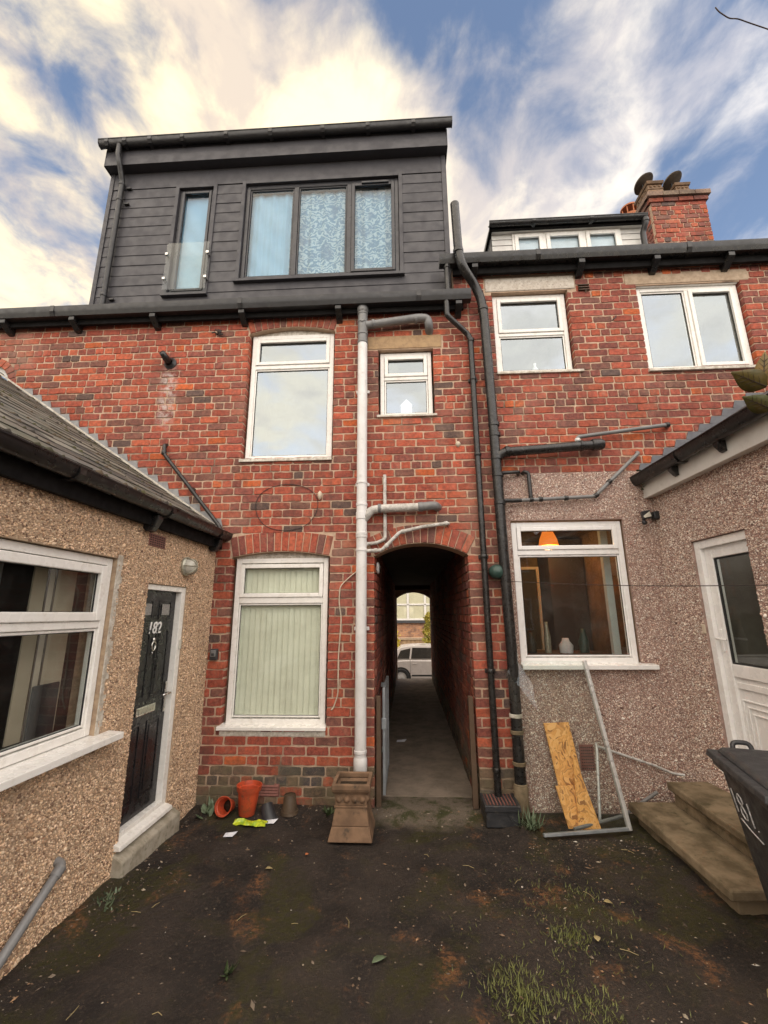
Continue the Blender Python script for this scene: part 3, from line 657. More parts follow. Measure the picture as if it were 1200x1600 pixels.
# ---- grey dormer
DY = .08
dm = MB(); dm.box(-3.97, .60, DY+.03, 3.6, 5.45, 7.70); dm = None
def dormer():
    mb = MB()
    W1 = (-3.03, -2.46, 5.70, 7.44); W2 = (-2.11, .035, 5.865, 7.45)
    body = sliced_wall(FA, -3.97, .60, 5.37, 7.98, [(W1[0], W1[1], W1[2], W1[3]), (W2[0], W2[1], W2[2], W2[3])], DY+.022, DY+.12)
    body.box(-3.97, -3.90, DY+.121, 3.6, 5.37, 7.98); body.box(.53, .60, DY+.121, 3.6, 5.37, 7.98)
    d = body.build('dormer', 'cladding_dark', HL)
    rt = MB(); rt.box(-4.02, .64, -.03, 3.9, 7.98, 8.03); rt.build('dormer_roof', 'cladding_dark', d)
    n = 14; p = .155; zt = 7.42
    for i in range(15):
        z1 = zt-i*p; z0 = max(z1-p, 5.385)
        if z1 < 5.40: break
        zm = (z0+z1)/2
        segs = [(-3.93, .56)]
        for W in (W1, W2):
            if W[2]-.03 < zm < W[3]+.02:
                ns = []
                for a, b in segs:
                    if W[0] > a and W[1] < b: ns += [(a, W[0]), (W[1], b)]
                    else: ns.append((a, b))
                segs = ns
        for a, b in segs:
            m = MB(); j = random.uniform(-.0015, .0015)
            m.prism_u([(DY+.0215, z0), (DY+.006+j, z0+.002), (DY+.004+j, z0+.006), (DY+.010+j, z1-.0005), (DY+.0215, z1-.0005)], a+.002, b-.002)
            m.build('board', 'cladding', d)
    m = MB(); m.box(-3.93, .56, DY+.002, DY+.0215, 7.43, 7.70); m.build('frieze_board', 'cladding', d, bev=.003)
    for a, b in ((-3.985, -3.93), (.56, .615)):
        m = MB(); m.box(a, b, DY-.008, DY+.0215, 5.385, 7.70); m.build('corner_trim', 'cladding', d, bev=.003)
    for a in (-3.985,):
        for i in range(15):
            m = MB(); z1 = 7.7-i*.155; m.box(a-.012, a-.001, DY+.04, 3.5, z1-.152, z1); m.build('board', 'cladding', d)
    for i in range(15):
        m = MB(); z1 = 7.7-i*.155; m.box(.616, .628, DY+.04, 3.5, z1-.152, z1); m.build('board', 'cladding', d)
    m = MB(); m.box(-4.0, .63, -.045, -.02, 7.70, 7.84); m.box(-4.0, .63, -.038, -.02, 7.843, 8.02); m.box(-4.0, .63, -.02, DY+.02, 7.702, 7.725); m.build('fascia_board', 'cladding', d, bev=.003)
    for a, b in ((-4.012, -4.001), (.631, .642)):
        m = MB(); m.box(a, b, -.045, DY+1.2, 7.69, 7.98); m.build('bargeboard', 'cladding', d, bev=.003)
    g = gutter(FA, HL, -4.06, .70, -.150, -.040, 7.945, 8.03, 'gutter_grey', [-3.95, -3.7, -3.35, -2.9, -2.3, -1.7, -1.0, -.4, .2], 'dormer_gutter', False)
    for a in (-4.064, .701):
        m = MB(); m.prism_u([(-.155, 8.035), (-.042, 8.035), (-.045, 7.98), (-.07, 7.945), (-.12, 7.945), (-.147, 7.98)], a-.004, a+.004); m.build('stop_end', 'gutter_grey', g)
    # windows with trims
    for W in (W1, W2):
        m = MB(); ring_boxes(m, W[0]-.002, W[1]+.002, W[2]-.01, W[3], .048, DY-.010, DY+.05); m.box(W[0]-.012, W[1]+.012, DY-.045, DY+.02, W[2]-.035, W[2]-.011); m.build('window_trim', 'cladding', d, bev=.003)
    wa = window(FA, HL, W1[0]+.05, W1[1]-.05, W1[2]+.04, W1[3]-.05, DY+.03, [(W1[0]+.08, W1[1]-.08, W1[2]+.07, W1[3]-.08, True)], fw=.03, mat='frame_grey', gm='glass_blue', room='room_pale', sash=.036, name='dormer_window', label='narrow dormer window behind a glass balustrade')
    m = MB(); m.box(W1[0]+.07, W1[1]-.07, DY+.105, DY+.112, W1[2]+.06, W1[3]-.07); m.build('curtain', 'curtain_blue', wa)
    m1, m2 = -1.377, -.665
    wb = window(FA, HL, W2[0]+.05, W2[1]-.05, W2[2]+.03, W2[3]-.05, DY+.03, [(W2[0]+.10, m1-.03, W2[2]+.08, W2[3]-.11, False), (m1+.03, m2-.03, W2[2]+.08, W2[3]-.11, False), (m2+.03, W2[1]-.10, W2[2]+.08, W2[3]-.11, True)],
                fw=.05, mat='frame_grey', gm='glass_blue', room='room_pale', bars=[(m1-.03, m1+.03, W2[2]+.08, W2[3]-.10), (m2-.03, m2+.03, W2[2]+.08, W2[3]-.10), (W2[0]+.1, W2[1]-.1, W2[3]-.112, W2[3]-.1)], name='dormer_window', label='wide three pane dormer window with leafy curtain')
    def curtain(a, b, mat):
        m = MB(); n = int((b-a)/.02)
        for i in range(n):
            u0, u1 = a+(b-a)*i/n, a+(b-a)*(i+1)/n; f = lambda u: DY+.112+.008*math.sin(u*34)+.005*math.sin(u*71)
            m.add([(u0, f(u0), W2[2]+.05), (u1, f(u1), W2[2]+.05), (u1, f(u1), W2[3]-.12), (u0, f(u0), W2[3]-.12)], [(0,1,2,3)])
        m.build('curtain', mat, wb, smooth=True)
    curtain(W2[0]+.09, -1.46, 'curtain_blue'); curtain(-1.46, W2[1]-.09, 'curtain_leafy')
    m = MB(); m.box(-.50, -.14, DY-.002, DY+.017, W2[3]-.135, W2[3]-.105); m.build('trickle_vent', 'cladding_dark', wb, bev=.004)
    m = MB(); m.box(-3.02, -2.462, DY-.055, DY-.043, 5.735, 6.44); bal = m.build('balustrade_pane', 'glass_clear', HL, bev=.002, label='frameless glass balustrade in front of the narrow window')
    for x in (-3.01, -2.472):
        for z in (5.90, 6.27):
            m = MB(); m.box(x-.018, x+.018, DY-.07, DY-.008, z-.018, z+.018); m.build('clip', 'chrome', bal, bev=.004)
dormer()

# ------------------------------------------------------------------ the neighbouring house on the right
HR = empty('brick_house', (3, 0, 0), 'red brick terraced house with a tall brick chimney and a small white dormer', 'house')
KW = (1.09, 2.225, 1.235, 2.675); MW = (1.082, 1.95, 4.385, 5.46); TW = (2.757, 3.92, 4.362, 5.475)
holesR = [(*k[:2], k[2], k[3]) for k in (KW, MW, TW)]
wr = sliced_wall(FA, .788, 7.2, -.25, 5.80, holesR, .0025, .24, .012); wr.box(.622, .787, .0025, .24, 5.36, 5.80); wr = wr.build('wall', 'mortar', HR)
PT = 3.19
def pebblock(w0, wm, w1): return (1.05, 7.3) if wm < PT-.03 else None
def rroof(w0, wm, w1):
    z = wm; x = 2.50+(z-3.18)/.635
    return (x+.14, 7.3) if PT-.03 <= wm < 4.5 else None
blkR = [rect_block(*KW), rect_block(*MW), rect_block(*TW), rect_block(.99, 2.06, 5.47, 5.66), rect_block(2.62, 4.04, 5.485, 5.645), pebblock, rroof]
brick_wall(wr, FA, [b for b in courses(.787, 7.1, -.086, 5.79, blkR)] + courses(.624, .786, 5.345, 5.79, []), 300, .4)
mb = MB(); mb.box(1.0, 2.05, -.008, .1, 5.472, 5.655); mb.build('lintel', 'stone_painted', HR, bev=.01, label='lintel with flaking white paint')
mb = MB(); mb.box(2.632, 4.03, -.006, .1, 5.487, 5.64); mb.build('lintel', 'stone', HR, bev=.008)
PR0, PR1 = 1.045, 2.60
rend = sliced_wall(FA, PR0, PR1, -.1, PT, [(*KW[:2], KW[2]+.01, KW[3])], -.014, .006).build('render_coat', 'render_pink', HR)
w_ = window(FA, HR, 1.10, 2.215, 1.265, 2.662, .015, [(1.15, 2.165, 2.37, 2.612, True), (1.15, 2.165, 1.32, 2.318, False)], room='room_warm', bars=[(1.15, 2.165, 2.318, 2.37)], gm='glass_dark', mat='upvc_clean', roomd=1.5, label='kitchen window above the leaning boards')
sill(FA, w_, 1.085, 2.34, 1.258, -.10, .04, .04, 'upvc_clean')
m = MB(); m.lathe([(.02, .16), (.05, .14), (.10, .02), (.115, -.06), (.11, -.06), (.09, .0), (.02, .12)], (1.71, .75, 2.58), 24); m.build('pendant_shade', 'lamp_lit', w_, smooth=True, label='glowing orange pendant lampshade')
kl = bpy.data.lights.new('kitchen_bulb', 'POINT'); kl.energy = 3.2; kl.color = (1, .58, .22); kl.shadow_soft_size = .04; ko = bpy.data.objects.new('kitchen_bulb', kl); COL.objects.link(ko); ko.parent = w_; ko.location = Vector((1.71, .75, 2.48))-ORG[w_.name]
m = MB(); m.box(1.14, 2.2, .55, 1.1, 1.27, 1.30); m.build('worktop', 'timber', w_)
for x, h, r, mt in ((1.24, .30, .06, 'terracotta_red'), (1.40, .22, .05, 'plastic_black'), (1.58, .34, .035, 'brass_plate'), (1.78, .16, .07, 'paper_white'), (1.98, .26, .05, 'lamp_green')):
    m = MB(); m.lathe([(r, 0), (r*1.1, h*.5), (r*.6, h*.8), (r*.5, h), (.001, h)], (x, .7, 1.30), 18); m.build('jar', mt, w_, smooth=True)
m = MB(); m.box(1.80, 2.24, 1.10, 1.55, 1.27, 2.66); m.build('tall_cupboard', 'room_dark', w_, bev=.01)
m = MB(); m.box(1.40, 1.74, 1.46, 1.56, 1.27, 2.30); m.build('doorway', 'room_dark', w_); m = MB(); ring_boxes(m, 1.37, 1.77, 1.24, 2.34, .035, 1.43, 1.47); m.build('door_surround', 'cream_panel', w_)
for k in range(3):
    m = MB(); m.box(1.10, 1.36, 1.28, 1.55, 1.62+k*.28, 1.64+k*.28); m.build('shelf', 'timber', w_)
    for q_ in range(6): m = MB(); h_ = random.uniform(.12, .22); m.box(1.11+q_*.04, 1.143+q_*.04, 1.32, 1.45, 1.641+k*.28, 1.641+k*.28+h_); m.build('book', random.choice(['terracotta_red', 'cream_panel', 'lamp_green', 'brass_plate', 'room_dark', 'column_grey']), w_)
m = MB(); m.box(2.08, 2.15, .20, .26, 1.32, 2.62); m.build('curtain', 'curtain_grey', w_)
w_ = window(FA, HR, 1.09, 1.942, 4.40, 5.452, .06, [(1.138, 1.894, 4.945, 5.405, True), (1.138, 1.894, 4.445, 4.905, False)], fw=.048, room='room_mid', bars=[(1.138, 1.894, 4.905, 4.945)], gm='glass_mirror', label='first floor window with a pale ornament on its sill')
sill(FA, w_, 1.07, 2.03, 4.398, -.03, .1, .03, 'sill_worn')
m = MB(); m.lathe([(.03, 0), (.035, .06), (.015, .10), (.018, .14), (.001, .15)], (1.55, .15, 4.45), 14); m.build('ornament', 'paper_white', w_, smooth=True)
w_ = window(FA, HR, 2.765, 3.912, 4.375, 5.465, .045, [(2.813, 3.315, 4.42, 5.418, False), (3.355, 3.864, 4.42, 5.418, True)], fw=.048, room='room_mid', bars=[(3.315, 3.355, 4.42, 5.418)], gm='glass_mirror', label='wide two pane first floor window under a stone lintel')
sill(FA, w_, 2.735, 3.94, 4.373, -.035, .1, .032, 'sill_worn'); m = MB(); m.box(2.765, 3.912, .02, .06, 5.466, 5.482); m.build('head_trim', 'upvc', w_)
gutter(FA, HR, .455, 7.2, -.20, -.09, 5.745, 5.86, 'gutter_black', [1.6, 3.3])
mb = MB(); mb.box(.62, 7.2, -.088, -.05, 5.66, 5.86); mb.build('fascia_board', 'eaves_black', HR)
mb = MB(); mb.box(.62, 7.2, -.05, .2, 5.80, 5.84); mb.build('soffit', 'eaves_black', HR)
for x in (.87, 2.10, 2.95, 3.77, 4.6):
    mb = MB(); mb.prism_u([(-.165, 5.69), (-.165, 5.74), (-.05, 5.74), (.0, 5.74), (.0, 5.60), (-.05, 5.61)], x-.035, x+.035); mb.build('rafter_foot', 'gutter_black', HR, bev=.005)
mb = MB(); mb.add([(.62,-.12,5.86),(7.2,-.12,5.86),(7.2,3.95,8.55),(.62,3.95,8.55),(7.2,8.0,5.85),(.62,8.0,5.85)], [(0,1,2,3),(3,2,4,5)]); mb.build('roof', 'slate_plain', HR)
mb = MB(); mb.add([(.63,.25,5.75),(.63,7.9,5.75),(.63,3.95,8.5)], [(0,1,2)]); mb.box(.75, 7.2, 7.7, 7.9, -1, 5.85); mb.build('gable_wall', 'far_brick', HR)
def white_dormer():
    Y0 = .80; m = MB(); m.box(1.33, 3.49, Y0+.03, 3.2, 6.3, 7.13); d = m.build('white_dormer', 'board_white', HR)
    m = MB(); m.prism_u([(Y0-.05, 7.132), (Y0-.05, 7.17), (3.4, 7.40), (3.4, 7.132)], 1.29, 3.50); m.build('dormer_roof', 'gutter_black', d)
    m = MB(); m.box(1.29, 3.50, Y0-.085, Y0-.051, 7.105, 7.178); m.build('eaves_board', 'eaves_black', d)
    gutter(FA, d, 1.27, 3.47, Y0-.175, Y0-.086, 7.12, 7.175, 'gutter_black', [1.9, 2.7], square=False)
    m = MB(); m.box(1.33, 3.47, Y0-.05, Y0+.029, 7.112, 7.131); m.build('fascia_board', 'board_white', d)
    for i in range(6):
        z = 6.52+i*.1
        for a, b in ((1.33, 1.62), (3.16, 3.49)):
            m = MB(); m.prism_u([(Y0+.029, z), (Y0+.002, z+.003), (Y0+.012, z+.098), (Y0+.029, z+.098)], a, b); m.build('board', 'board_white', d)
    m = MB(); m.box(1.318, 1.329, Y0+.01, 3.2, 6.3, 7.13); m.build('cheek', 'gutter_black', d)
    x = [1.62, 2.08, 2.64, 3.155]
    wd = window(FA, d, 1.62, 3.155, 6.5, 7.11, Y0-.01, [(1.65, 2.055, 6.53, 7.08, True), (2.10, 2.615, 6.53, 7.08, True), (2.66, 3.125, 6.53, 7.08, True)], fw=.03, bars=[(2.055, 2.10, 6.53, 7.08), (2.615, 2.66, 6.53, 7.08)], gm='glass_blue', sash=.055, name='dormer_window')
    m = MB(); m.box(1.66, 3.12, Y0+.04, Y0+.05, 6.5, 7.09); m.build('blind', 'room_mid', wd)
white_dormer()
def chimney():
    x0, x1, y0, y1, zt = 4.05, 4.92, 1.39, 2.45, 8.17
    m = MB(); m.box(x0+.006, x1-.006, y0+.006, y1-.006, 6.4, zt); c = m.build('chimney', 'mortar', HR)
    def face(T, a, b, nmax):
        bs = courses(a, b, 6.98, zt, [], 3, .2)
        brick_wall(c, T, bs, nmax, .6, depth=.05, rotz=0 if T is cf else -math.pi/2)
    cf = lambda u, d, z: (u, y0+d, z); cl = lambda u, d, z: (x0+d, -u, z)
    face(cf, x0, x1, 60); face(cl, -y1, -y0-.055, 70)
    for e, z0, z1 in ((.03, zt, zt+.085), (.065, zt+.086, zt+.175)):
        for T, a, b in ((lambda u, d, z: (u, y0-e+d, z), x0-e, x1+e), (lambda u, d, z: (x0-e+d, -u, z), -y1, -y0+e-.06)):
            n = 4
            for i in range(n):
                q = MB(T); q.c = random.choice([(.20,.16,.12), (.24,.17,.13), (.17,.14,.10)]) if e > .05 else tuple(v*.7 for v in brickcol(z0, .5)); a_, b_ = a+(b-a)*i/n, a+(b-a)*(i+1)/n; q.box(a_+.005, b_-.005, random.uniform(-.003, .003), .12, z0+.005, z1-.003); q.build('cap_brick', 'brick_mesh', c, bev=.004)
    m = MB(); m.hexa([(x0-.06,y0-.05,zt+.176),(x1+.06,y0-.05,zt+.176),(x1+.06,y1+.05,zt+.176),(x0-.06,y1+.05,zt+.176),(x0+.04,y0+.06,zt+.27),(x1-.12,y0+.06,zt+.27),(x1-.12,y1-.06,zt+.27),(x0+.04,y1-.06,zt+.27)]); m.build('flaunching', 'concrete', c, bev=.015)
    def sqpot(cx, cy, s, sy, disc):
        m = MB(); z = zt+.20
        def sq(a, b, za, zb): m.hexa([(cx-a,cy-a*sy,za),(cx+a,cy-a*sy,za),(cx+a,cy+a*sy,za),(cx-a,cy+a*sy,za),(cx-b,cy-b*sy,zb),(cx+b,cy-b*sy,zb),(cx+b,cy+b*sy,zb),(cx-b,cy+b*sy,zb)])
        sq(s*1.1, s*.95, z, z+.14); sq(s*1.0, s*1.0, z+.14, z+.165); sq(s*.93, s*.93, z+.165, z+.24); sq(s*1.05, s*1.12, z+.24, z+.27); sq(s*1.12, s*1.12, z+.27, z+.29)
        p = m.build('chimney_pot', 'brown_terracotta', c, bev=.006)
        for k in range(3):
            for (dx, dy, ax) in ((-s*.55+k*s*.55, -s*.93*sy, (0, -1, 0)), (-s*.93, (-s*.55+k*s*.55)*sy, (-1, 0, 0))):
                q = MB(); q.lathe([(.022, -.004), (.020, .008), (.010, .014), (.0005, .015)], (cx+dx, cy+dy, z+.203), 10, ax); q.build('boss', 'terracotta', p, smooth=True)
        q = MB(); q.lathe([(.001, -.015), (.15, -.015), (.168, .0), (.15, .035), (.08, .06), (.001, .068)], (cx-.05, cy-.0, z+.47), 28, (-.35, .30, .88)); q.build('rain_cap', 'soot_clay', p, smooth='auto')
        for sx in (-1, 1):
            q = MB(); q.box(cx+sx*s*.6-.008, cx+sx*s*.6+.008, cy-.008, cy+.008, z+.285, z+.46); q.build('cap_leg', 'rubber', p)
    sqpot(4.21, 1.62, .125, 1.5, 1); sqpot(4.68, 1.62, .115, 1.2, 1)
    m = MB(); m.lathe([(.13, 0), (.12, .1), (.125, .44), (.14, .46), (.14, .50), (.12, .51)], (4.27, 2.28, zt+.20), 24); p = m.build('chimney_pot', 'terracotta_red', c, smooth='auto')
    for k in range(8):
        a = k*math.pi/4; q = MB(); q.tube([(4.27+.125*math.cos(a), 2.28+.125*math.sin(a), zt+.70), (4.27+.13*math.cos(a), 2.28+.13*math.sin(a), zt+.86)], .010, 6); q.build('cage_bar', 'terracotta_red', p)
    q = MB(); q.lathe([(.15, 0), (.15, .03), (.10, .06), (.02, .07), (.001, .07)], (4.27, 2.28, zt+.85), 24); q.build('cage_top', 'terracotta_red', p, smooth='auto')
chimney()

# ------------------------------------------------------------------ pebbledash
def pebbles(T, parent, u0, u1, z0, z1, holes, pal, sp=.0102, d=0., seed=1, name='pebbledash', keep=None, h=1.0):
    r = np.random.default_rng(seed); nu = int((u1-u0)/sp); nz = int((z1-z0)/sp)
    U, W = np.meshgrid(u0+(np.arange(nu)+.5)*sp, z0+(np.arange(nz)+.5)*sp); U = U+(np.arange(nz)[:, None] % 2)*sp*.5
    U = (U+r.uniform(-.48, .48, U.shape)*sp).ravel(); W = (W+r.uniform(-.48, .48, W.shape)*sp).ravel()
    ok = (U > u0) & (U < u1) & (W > z0) & (W < z1) & (r.random(U.shape) > .06)
    for a, b, p, q in holes: ok &= ~((U > a) & (U < b) & (W > p) & (W < q))
    if keep is not None: ok &= keep(U, W)
    U = U[ok]; W = W[ok]; n = len(U)
    sz = r.lognormal(math.log(.0053), .32, n); asp = r.uniform(.6, 1.0, n); th = r.uniform(0, math.pi, n); hh = sz*r.uniform(.55, 1.0, n)*h
    S = 5; ang = np.arange(S)*2*math.pi/S
    vs = np.zeros((n, 2*S+1, 3)); jit = r.uniform(.8, 1.2, (n, S))
    ca, sa = np.cos(th), np.sin(th)
    for k in range(S):
        ex = np.cos(ang[k])*sz*jit[:, k]; ey = np.sin(ang[k])*sz*asp*jit[:, k]
        x = ex*ca-ey*sa; y = ex*sa+ey*ca
        vs[:, k] = np.stack([U+x, np.full(n, d+.002), W+y], -1); vs[:, S+k] = np.stack([U+x*.72, d-hh*.72, W+y*.72], -1)
    vs[:, 2*S] = np.stack([U, d-hh, W], -1)
    f = []
    for k in range(S):
        k2 = (k+1) % S; f += [(k, k2, S+k2), (k, S+k2, S+k), (S+k, S+k2, 2*S)]
    F = (np.array(f)[None]+(np.arange(n)*(2*S+1))[:, None, None]).reshape(-1, 3)
    V = vs.reshape(-1, 3); V = np.stack(T(V[:, 0], V[:, 1], V[:, 2]), -1) - np.array(ORG[parent.name])
    me = bpy.data.meshes.new(name); me.vertices.add(len(V)); me.vertices.foreach_set('co', V.astype(np.float32).ravel())
    me.loops.add(F.size); me.loops.foreach_set('vertex_index', F.ravel().astype(np.int32)); me.polygons.add(len(F))
    me.polygons.foreach_set('loop_start', np.arange(0, F.size, 3, dtype=np.int32))
    me.polygons.foreach_set('use_smooth', np.ones(len(F), dtype=bool)); me.update(calc_edges=True)
    pal = np.array(pal); c = pal[r.integers(0, len(pal), n)]*r.uniform(.75, 1.2, (n, 1)); C = np.concatenate([np.repeat(c, 2*S+1, 0), np.ones((n*(2*S+1), 1))], 1)
    at = me.color_attributes.new('bc', 'FLOAT_COLOR', 'POINT'); at.data.foreach_set('color', C.astype(np.float32).ravel())
    me.materials.append(MAT['pebble']); o = bpy.data.objects.new(name, me); COL.objects.link(o); o.parent = parent; ORG[o.name] = ORG[parent.name]; o['kind'] = 'stuff'; return o
TAN = [(.78,.55,.36), (.70,.48,.30), (.84,.65,.46), (.58,.38,.24), (.40,.25,.15), (.80,.58,.41), (.22,.13,.085), (.70,.49,.33)]
PINK = [(.70,.54,.44), (.78,.66,.56), (.86,.80,.73), (.58,.41,.33), (.36,.20,.165), (.20,.115,.10), (.70,.53,.44), (.44,.27,.22), (.80,.72,.64), (.66,.52,.44)]
pebbles(FA, rend, PR0+.004, RX-.005, .0, PT-.006, [(KW[0]-.004, KW[1]+.004, KW[2]-.02, KW[3]+.01), (1.065, 2.345, 1.21, 1.28), (1.555, 1.69, .335, .56)], PINK, d=-.014, seed=3)

# ------------------------------------------------------------------ left rear extension with door 182
EL = empty('rear_extension', (-3, -1.3, 0), 'tan pebbledashed single storey extension with slate roof and black door', 'extension')
WIN = (-3.2, -1.545, .99, 2.135); DOOR = (-1.152, -.537, .10, 1.99)
def wobble_wall(T, x0, x1, z0, z1, holes, mat, name, parent): return sliced_wall(T, x0, x1, z0, z1, holes, 0, .20).build(name, mat, parent)
we = wobble_wall(LE, -4.6, .004, -.1, 2.55, [(*WIN[:2], WIN[2], WIN[3]), (*DOOR[:2], -.1, DOOR[3])], 'render_tan', 'wall', EL)
def keepL(U, W):
    ed = np.minimum(np.abs(U-WIN[1]), 9); strip = (U > WIN[1]) & (U < WIN[1]+.07) & (W > .98) & (W < 2.16)
    return ~(strip & (rng.random(U.shape) < .55))
pebbles(LE, we, -3.1, .0, -.01, 2.545, [(WIN[0]-.004, WIN[1]+.004, WIN[2]-.04, WIN[3]+.004), (-3.3, -1.39, .93, 1.01), (*DOOR[:2], -1, DOOR[3]+.002), (-1.22, -.985, 2.275, 2.385)], TAN, d=0., seed=5, keep=keepL)
# smear of mortar round the window's edge
m = MB(LE); n = 24
for i in range(n):
    z0 = .99+i*(1.17/n); z1 = z0+1.17/n; a = random.uniform(.03, .065); b = random.uniform(.03, .065); m.hexa([(WIN[1]-.001,-.006,z0),(WIN[1]+a,-.003,z0),(WIN[1]+a,.002,z0),(WIN[1]-.001,.002,z0),(WIN[1]-.001,-.006,z1),(WIN[1]+a,-.003,z1),(WIN[1]+a,.002,z1),(WIN[1]-.001,.002,z1)])
m.build('mortar_patch', 'sill_worn', EL)
# window
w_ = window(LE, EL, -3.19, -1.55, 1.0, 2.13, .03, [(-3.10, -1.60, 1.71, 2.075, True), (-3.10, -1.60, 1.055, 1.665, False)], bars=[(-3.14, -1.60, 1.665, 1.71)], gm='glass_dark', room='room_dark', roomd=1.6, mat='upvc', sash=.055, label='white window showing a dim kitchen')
sill(LE, w_, -3.3, -1.40, .985, -.105, .06, .04, 'upvc')
m = MB(LE); m.lathe([(.07, 0), (.07, 1.2)], (-2.15, .34, .96), 24); m.build('column', 'column_grey', w_, smooth=True)
m = MB(LE); m.box(-1.96, -1.62, .22, .23, 1.04, 2.12); m.build('cream_panel', 'cream_panel', w_)
for x in (-1.86, -1.80): 
    m = MB(LE); m.box(x-.004, x+.004, .21, .219, 1.04, 2.12); m.build('panel_rib', 'timber', w_)
m = MB(LE); m.box(-1.86, -1.66, .19, .205, 1.04, 1.34); m.build('leaning_tray', 'plastic_black', w_, bev=.01)
bowl = [(.06, .0), (.075, .01), (.10, .05), (.115, .11), (.112, .125), (.10, .12), (.085, .06), (.04, .025), (.001, .02)]
m = MB(LE); m.lathe(bowl, (-2.27, .17, 1.005), 28); m.build('mortar_bowl', 'granite', w_, smooth='auto')
m = MB(LE); m.tube([(-2.27, .17, 1.05), (-2.20, .19, 1.16), (-2.14, .20, 1.19)], [.022, .018, .010], 12); m.build('pestle', 'plastic_black', w_, smooth=True)
m = MB(LE); m.prism([(-2.42, 1.02), (-2.05, 1.02), (-1.99, 1.22), (-2.46, 1.20)], .26, .29); m.build('white_dish', 'paper_white', w_, bev=.01)
m = MB(LE); m.prism([(-2.62, 1.37), (-2.50, 1.34), (-2.46, 1.60), (-2.58, 1.62)], .5, .51); m.build('tea_towel', 'cream_panel', w_)
# door
dr = MB(LE); ring_boxes(dr, -1.27, -.537, .215, 1.988, .066, .012, .085, fb=.05, ft=.045); dr = dr.build('door_frame', 'upvc', EL, bev=.004)
m = MB(LE); m.prism_u([(-.05, .185), (.09, .185), (.09, .232), (.012, .232), (-.045, .212)], -1.20, -.53); m.build('weather_sill', 'upvc', dr, bev=.004)
LD = .062
leaf = MB(LE); leaf.box(-1.202, -.605, LD, LD+.045, .268, 1.942); leaf = leaf.build('door', 'door_black', EL, bev=.003, label='black panelled door with number 182')
def panel(x0, x1, z0, z1, T=LE, par=None, mat='door_black', d=LD, nm='panel'):
    a = MB(T); ring_boxes(a, x0, x1, z0, z1, .018, d-.007, d-.0005); a.box(x0+.035, x1-.035, d-.006, d-.0005, z0+.035, z1-.035); a.build(nm, mat, par, bev=.005)
for a, b in ((-1.13, -.945), (-.86, -.675)):
    panel(a, b, 1.71, 1.87, LE, leaf); panel(a, b, 1.10, 1.63, LE, leaf); panel(a, b, .38, .93, LE, leaf)
    m = MB(LE); m.box(a+.035, b-.035, LD-.009, LD-.0065, 1.745, 1.835); m.build('door_light', 'granite', leaf)
def text(s, size, ext, shear=0):
    c = bpy.data.curves.new('numerals', 'FONT'); c.body = s; c.size = size; c.extrude = ext; c.shear = shear; c.align_x = 'CENTER'; c.offset = .0015
    t = bpy.data.objects.new('tmp_text', c); COL.objects.link(t); bpy.context.view_layer.update()
    me = bpy.data.meshes.new_from_object(t.evaluated_get(bpy.context.evaluated_depsgraph_get())); bpy.data.objects.remove(t); bpy.data.curves.remove(c); return me
me = text('182', .13, .002, .18); me.materials.append(MAT['upvc_clean'])
o = bpy.data.objects.new('house_number', me); COL.objects.link(o); o.parent = leaf; o.rotation_euler = (R(90), 0, R(90)); o.location = Vector(LE(-.90, LD-.004, 1.60))-ORG[leaf.name]; o['label'] = 'silver numerals 182'; ORG[o.name] = ORG[leaf.name]
m = MB(LE); m.lathe([(.001, 0), (.016, .004), (.018, .012), (.001, .02)], (-.90, LD-.002, 1.55), 14, (0, -1, 0)); m.tube([(-.90+.026*math.cos(a), LD-.012, 1.50+.036*math.sin(a)) for a in np.linspace(0, 2*math.pi, 20)], .006, 8); m.lathe([(.001, 0), (.012, .004), (.001, .012)], (-.90, LD-.002, 1.445), 12, (0, -1, 0)); m.build('knocker', 'chrome', leaf, smooth=True)
m = MB(LE); m.box(-1.03, -.77, LD-.010, LD-.0005, .985, 1.05); lp = m.build('letter_plate', 'chrome', leaf, bev=.006); m = MB(LE); m.box(-1.005, -.795, LD-.016, LD-.0105, .998, 1.037); m.build('flap', 'brass_plate', lp, bev=.004)
m = MB(LE); m.box(-.648, -.618, LD-.012, LD-.0005, .95, 1.19); h_ = m.build('handle', 'chrome', leaf, bev=.006); m = MB(LE); m.tube([(-.633, LD-.01, 1.10), (-.633, LD-.05, 1.10), (-.70, LD-.055, 1.10), (-.75, LD-.05, 1.098)], .009, 10); m.build('lever', 'chrome', h_, smooth=True)
m = MB(LE); m.box(-.578, -.545, .0, .0115, 1.45, 1.53); m.build('door_bell', 'frosted', dr, bev=.006)
m = MB(LE); m.hexa([(-1.20,-.085,-.03),(-.44,-.085,-.03),(-.44,.02,-.03),(-1.20,.02,-.03),(-1.20,-.08,.125),(-.44,-.08,.13),(-.44,.02,.183),(-1.20,.02,.183)]); m.build('threshold', 'concrete_pale', EL, bev=.012)
m = MB(LE); m.box(-1.22, -.985, -.006, .01, 2.28, 2.38); v_ = m.build('air_brick', 'clay_vent', EL, bev=.003)
for i in range(7):
    for j in range(5):
        q = MB(LE); q.box(-1.208+i*.031, -1.187+i*.031, -.0072, -.0062, 2.289+j*.0175, 2.299+j*.0175); q.build('slot', 'room_dark', v_)
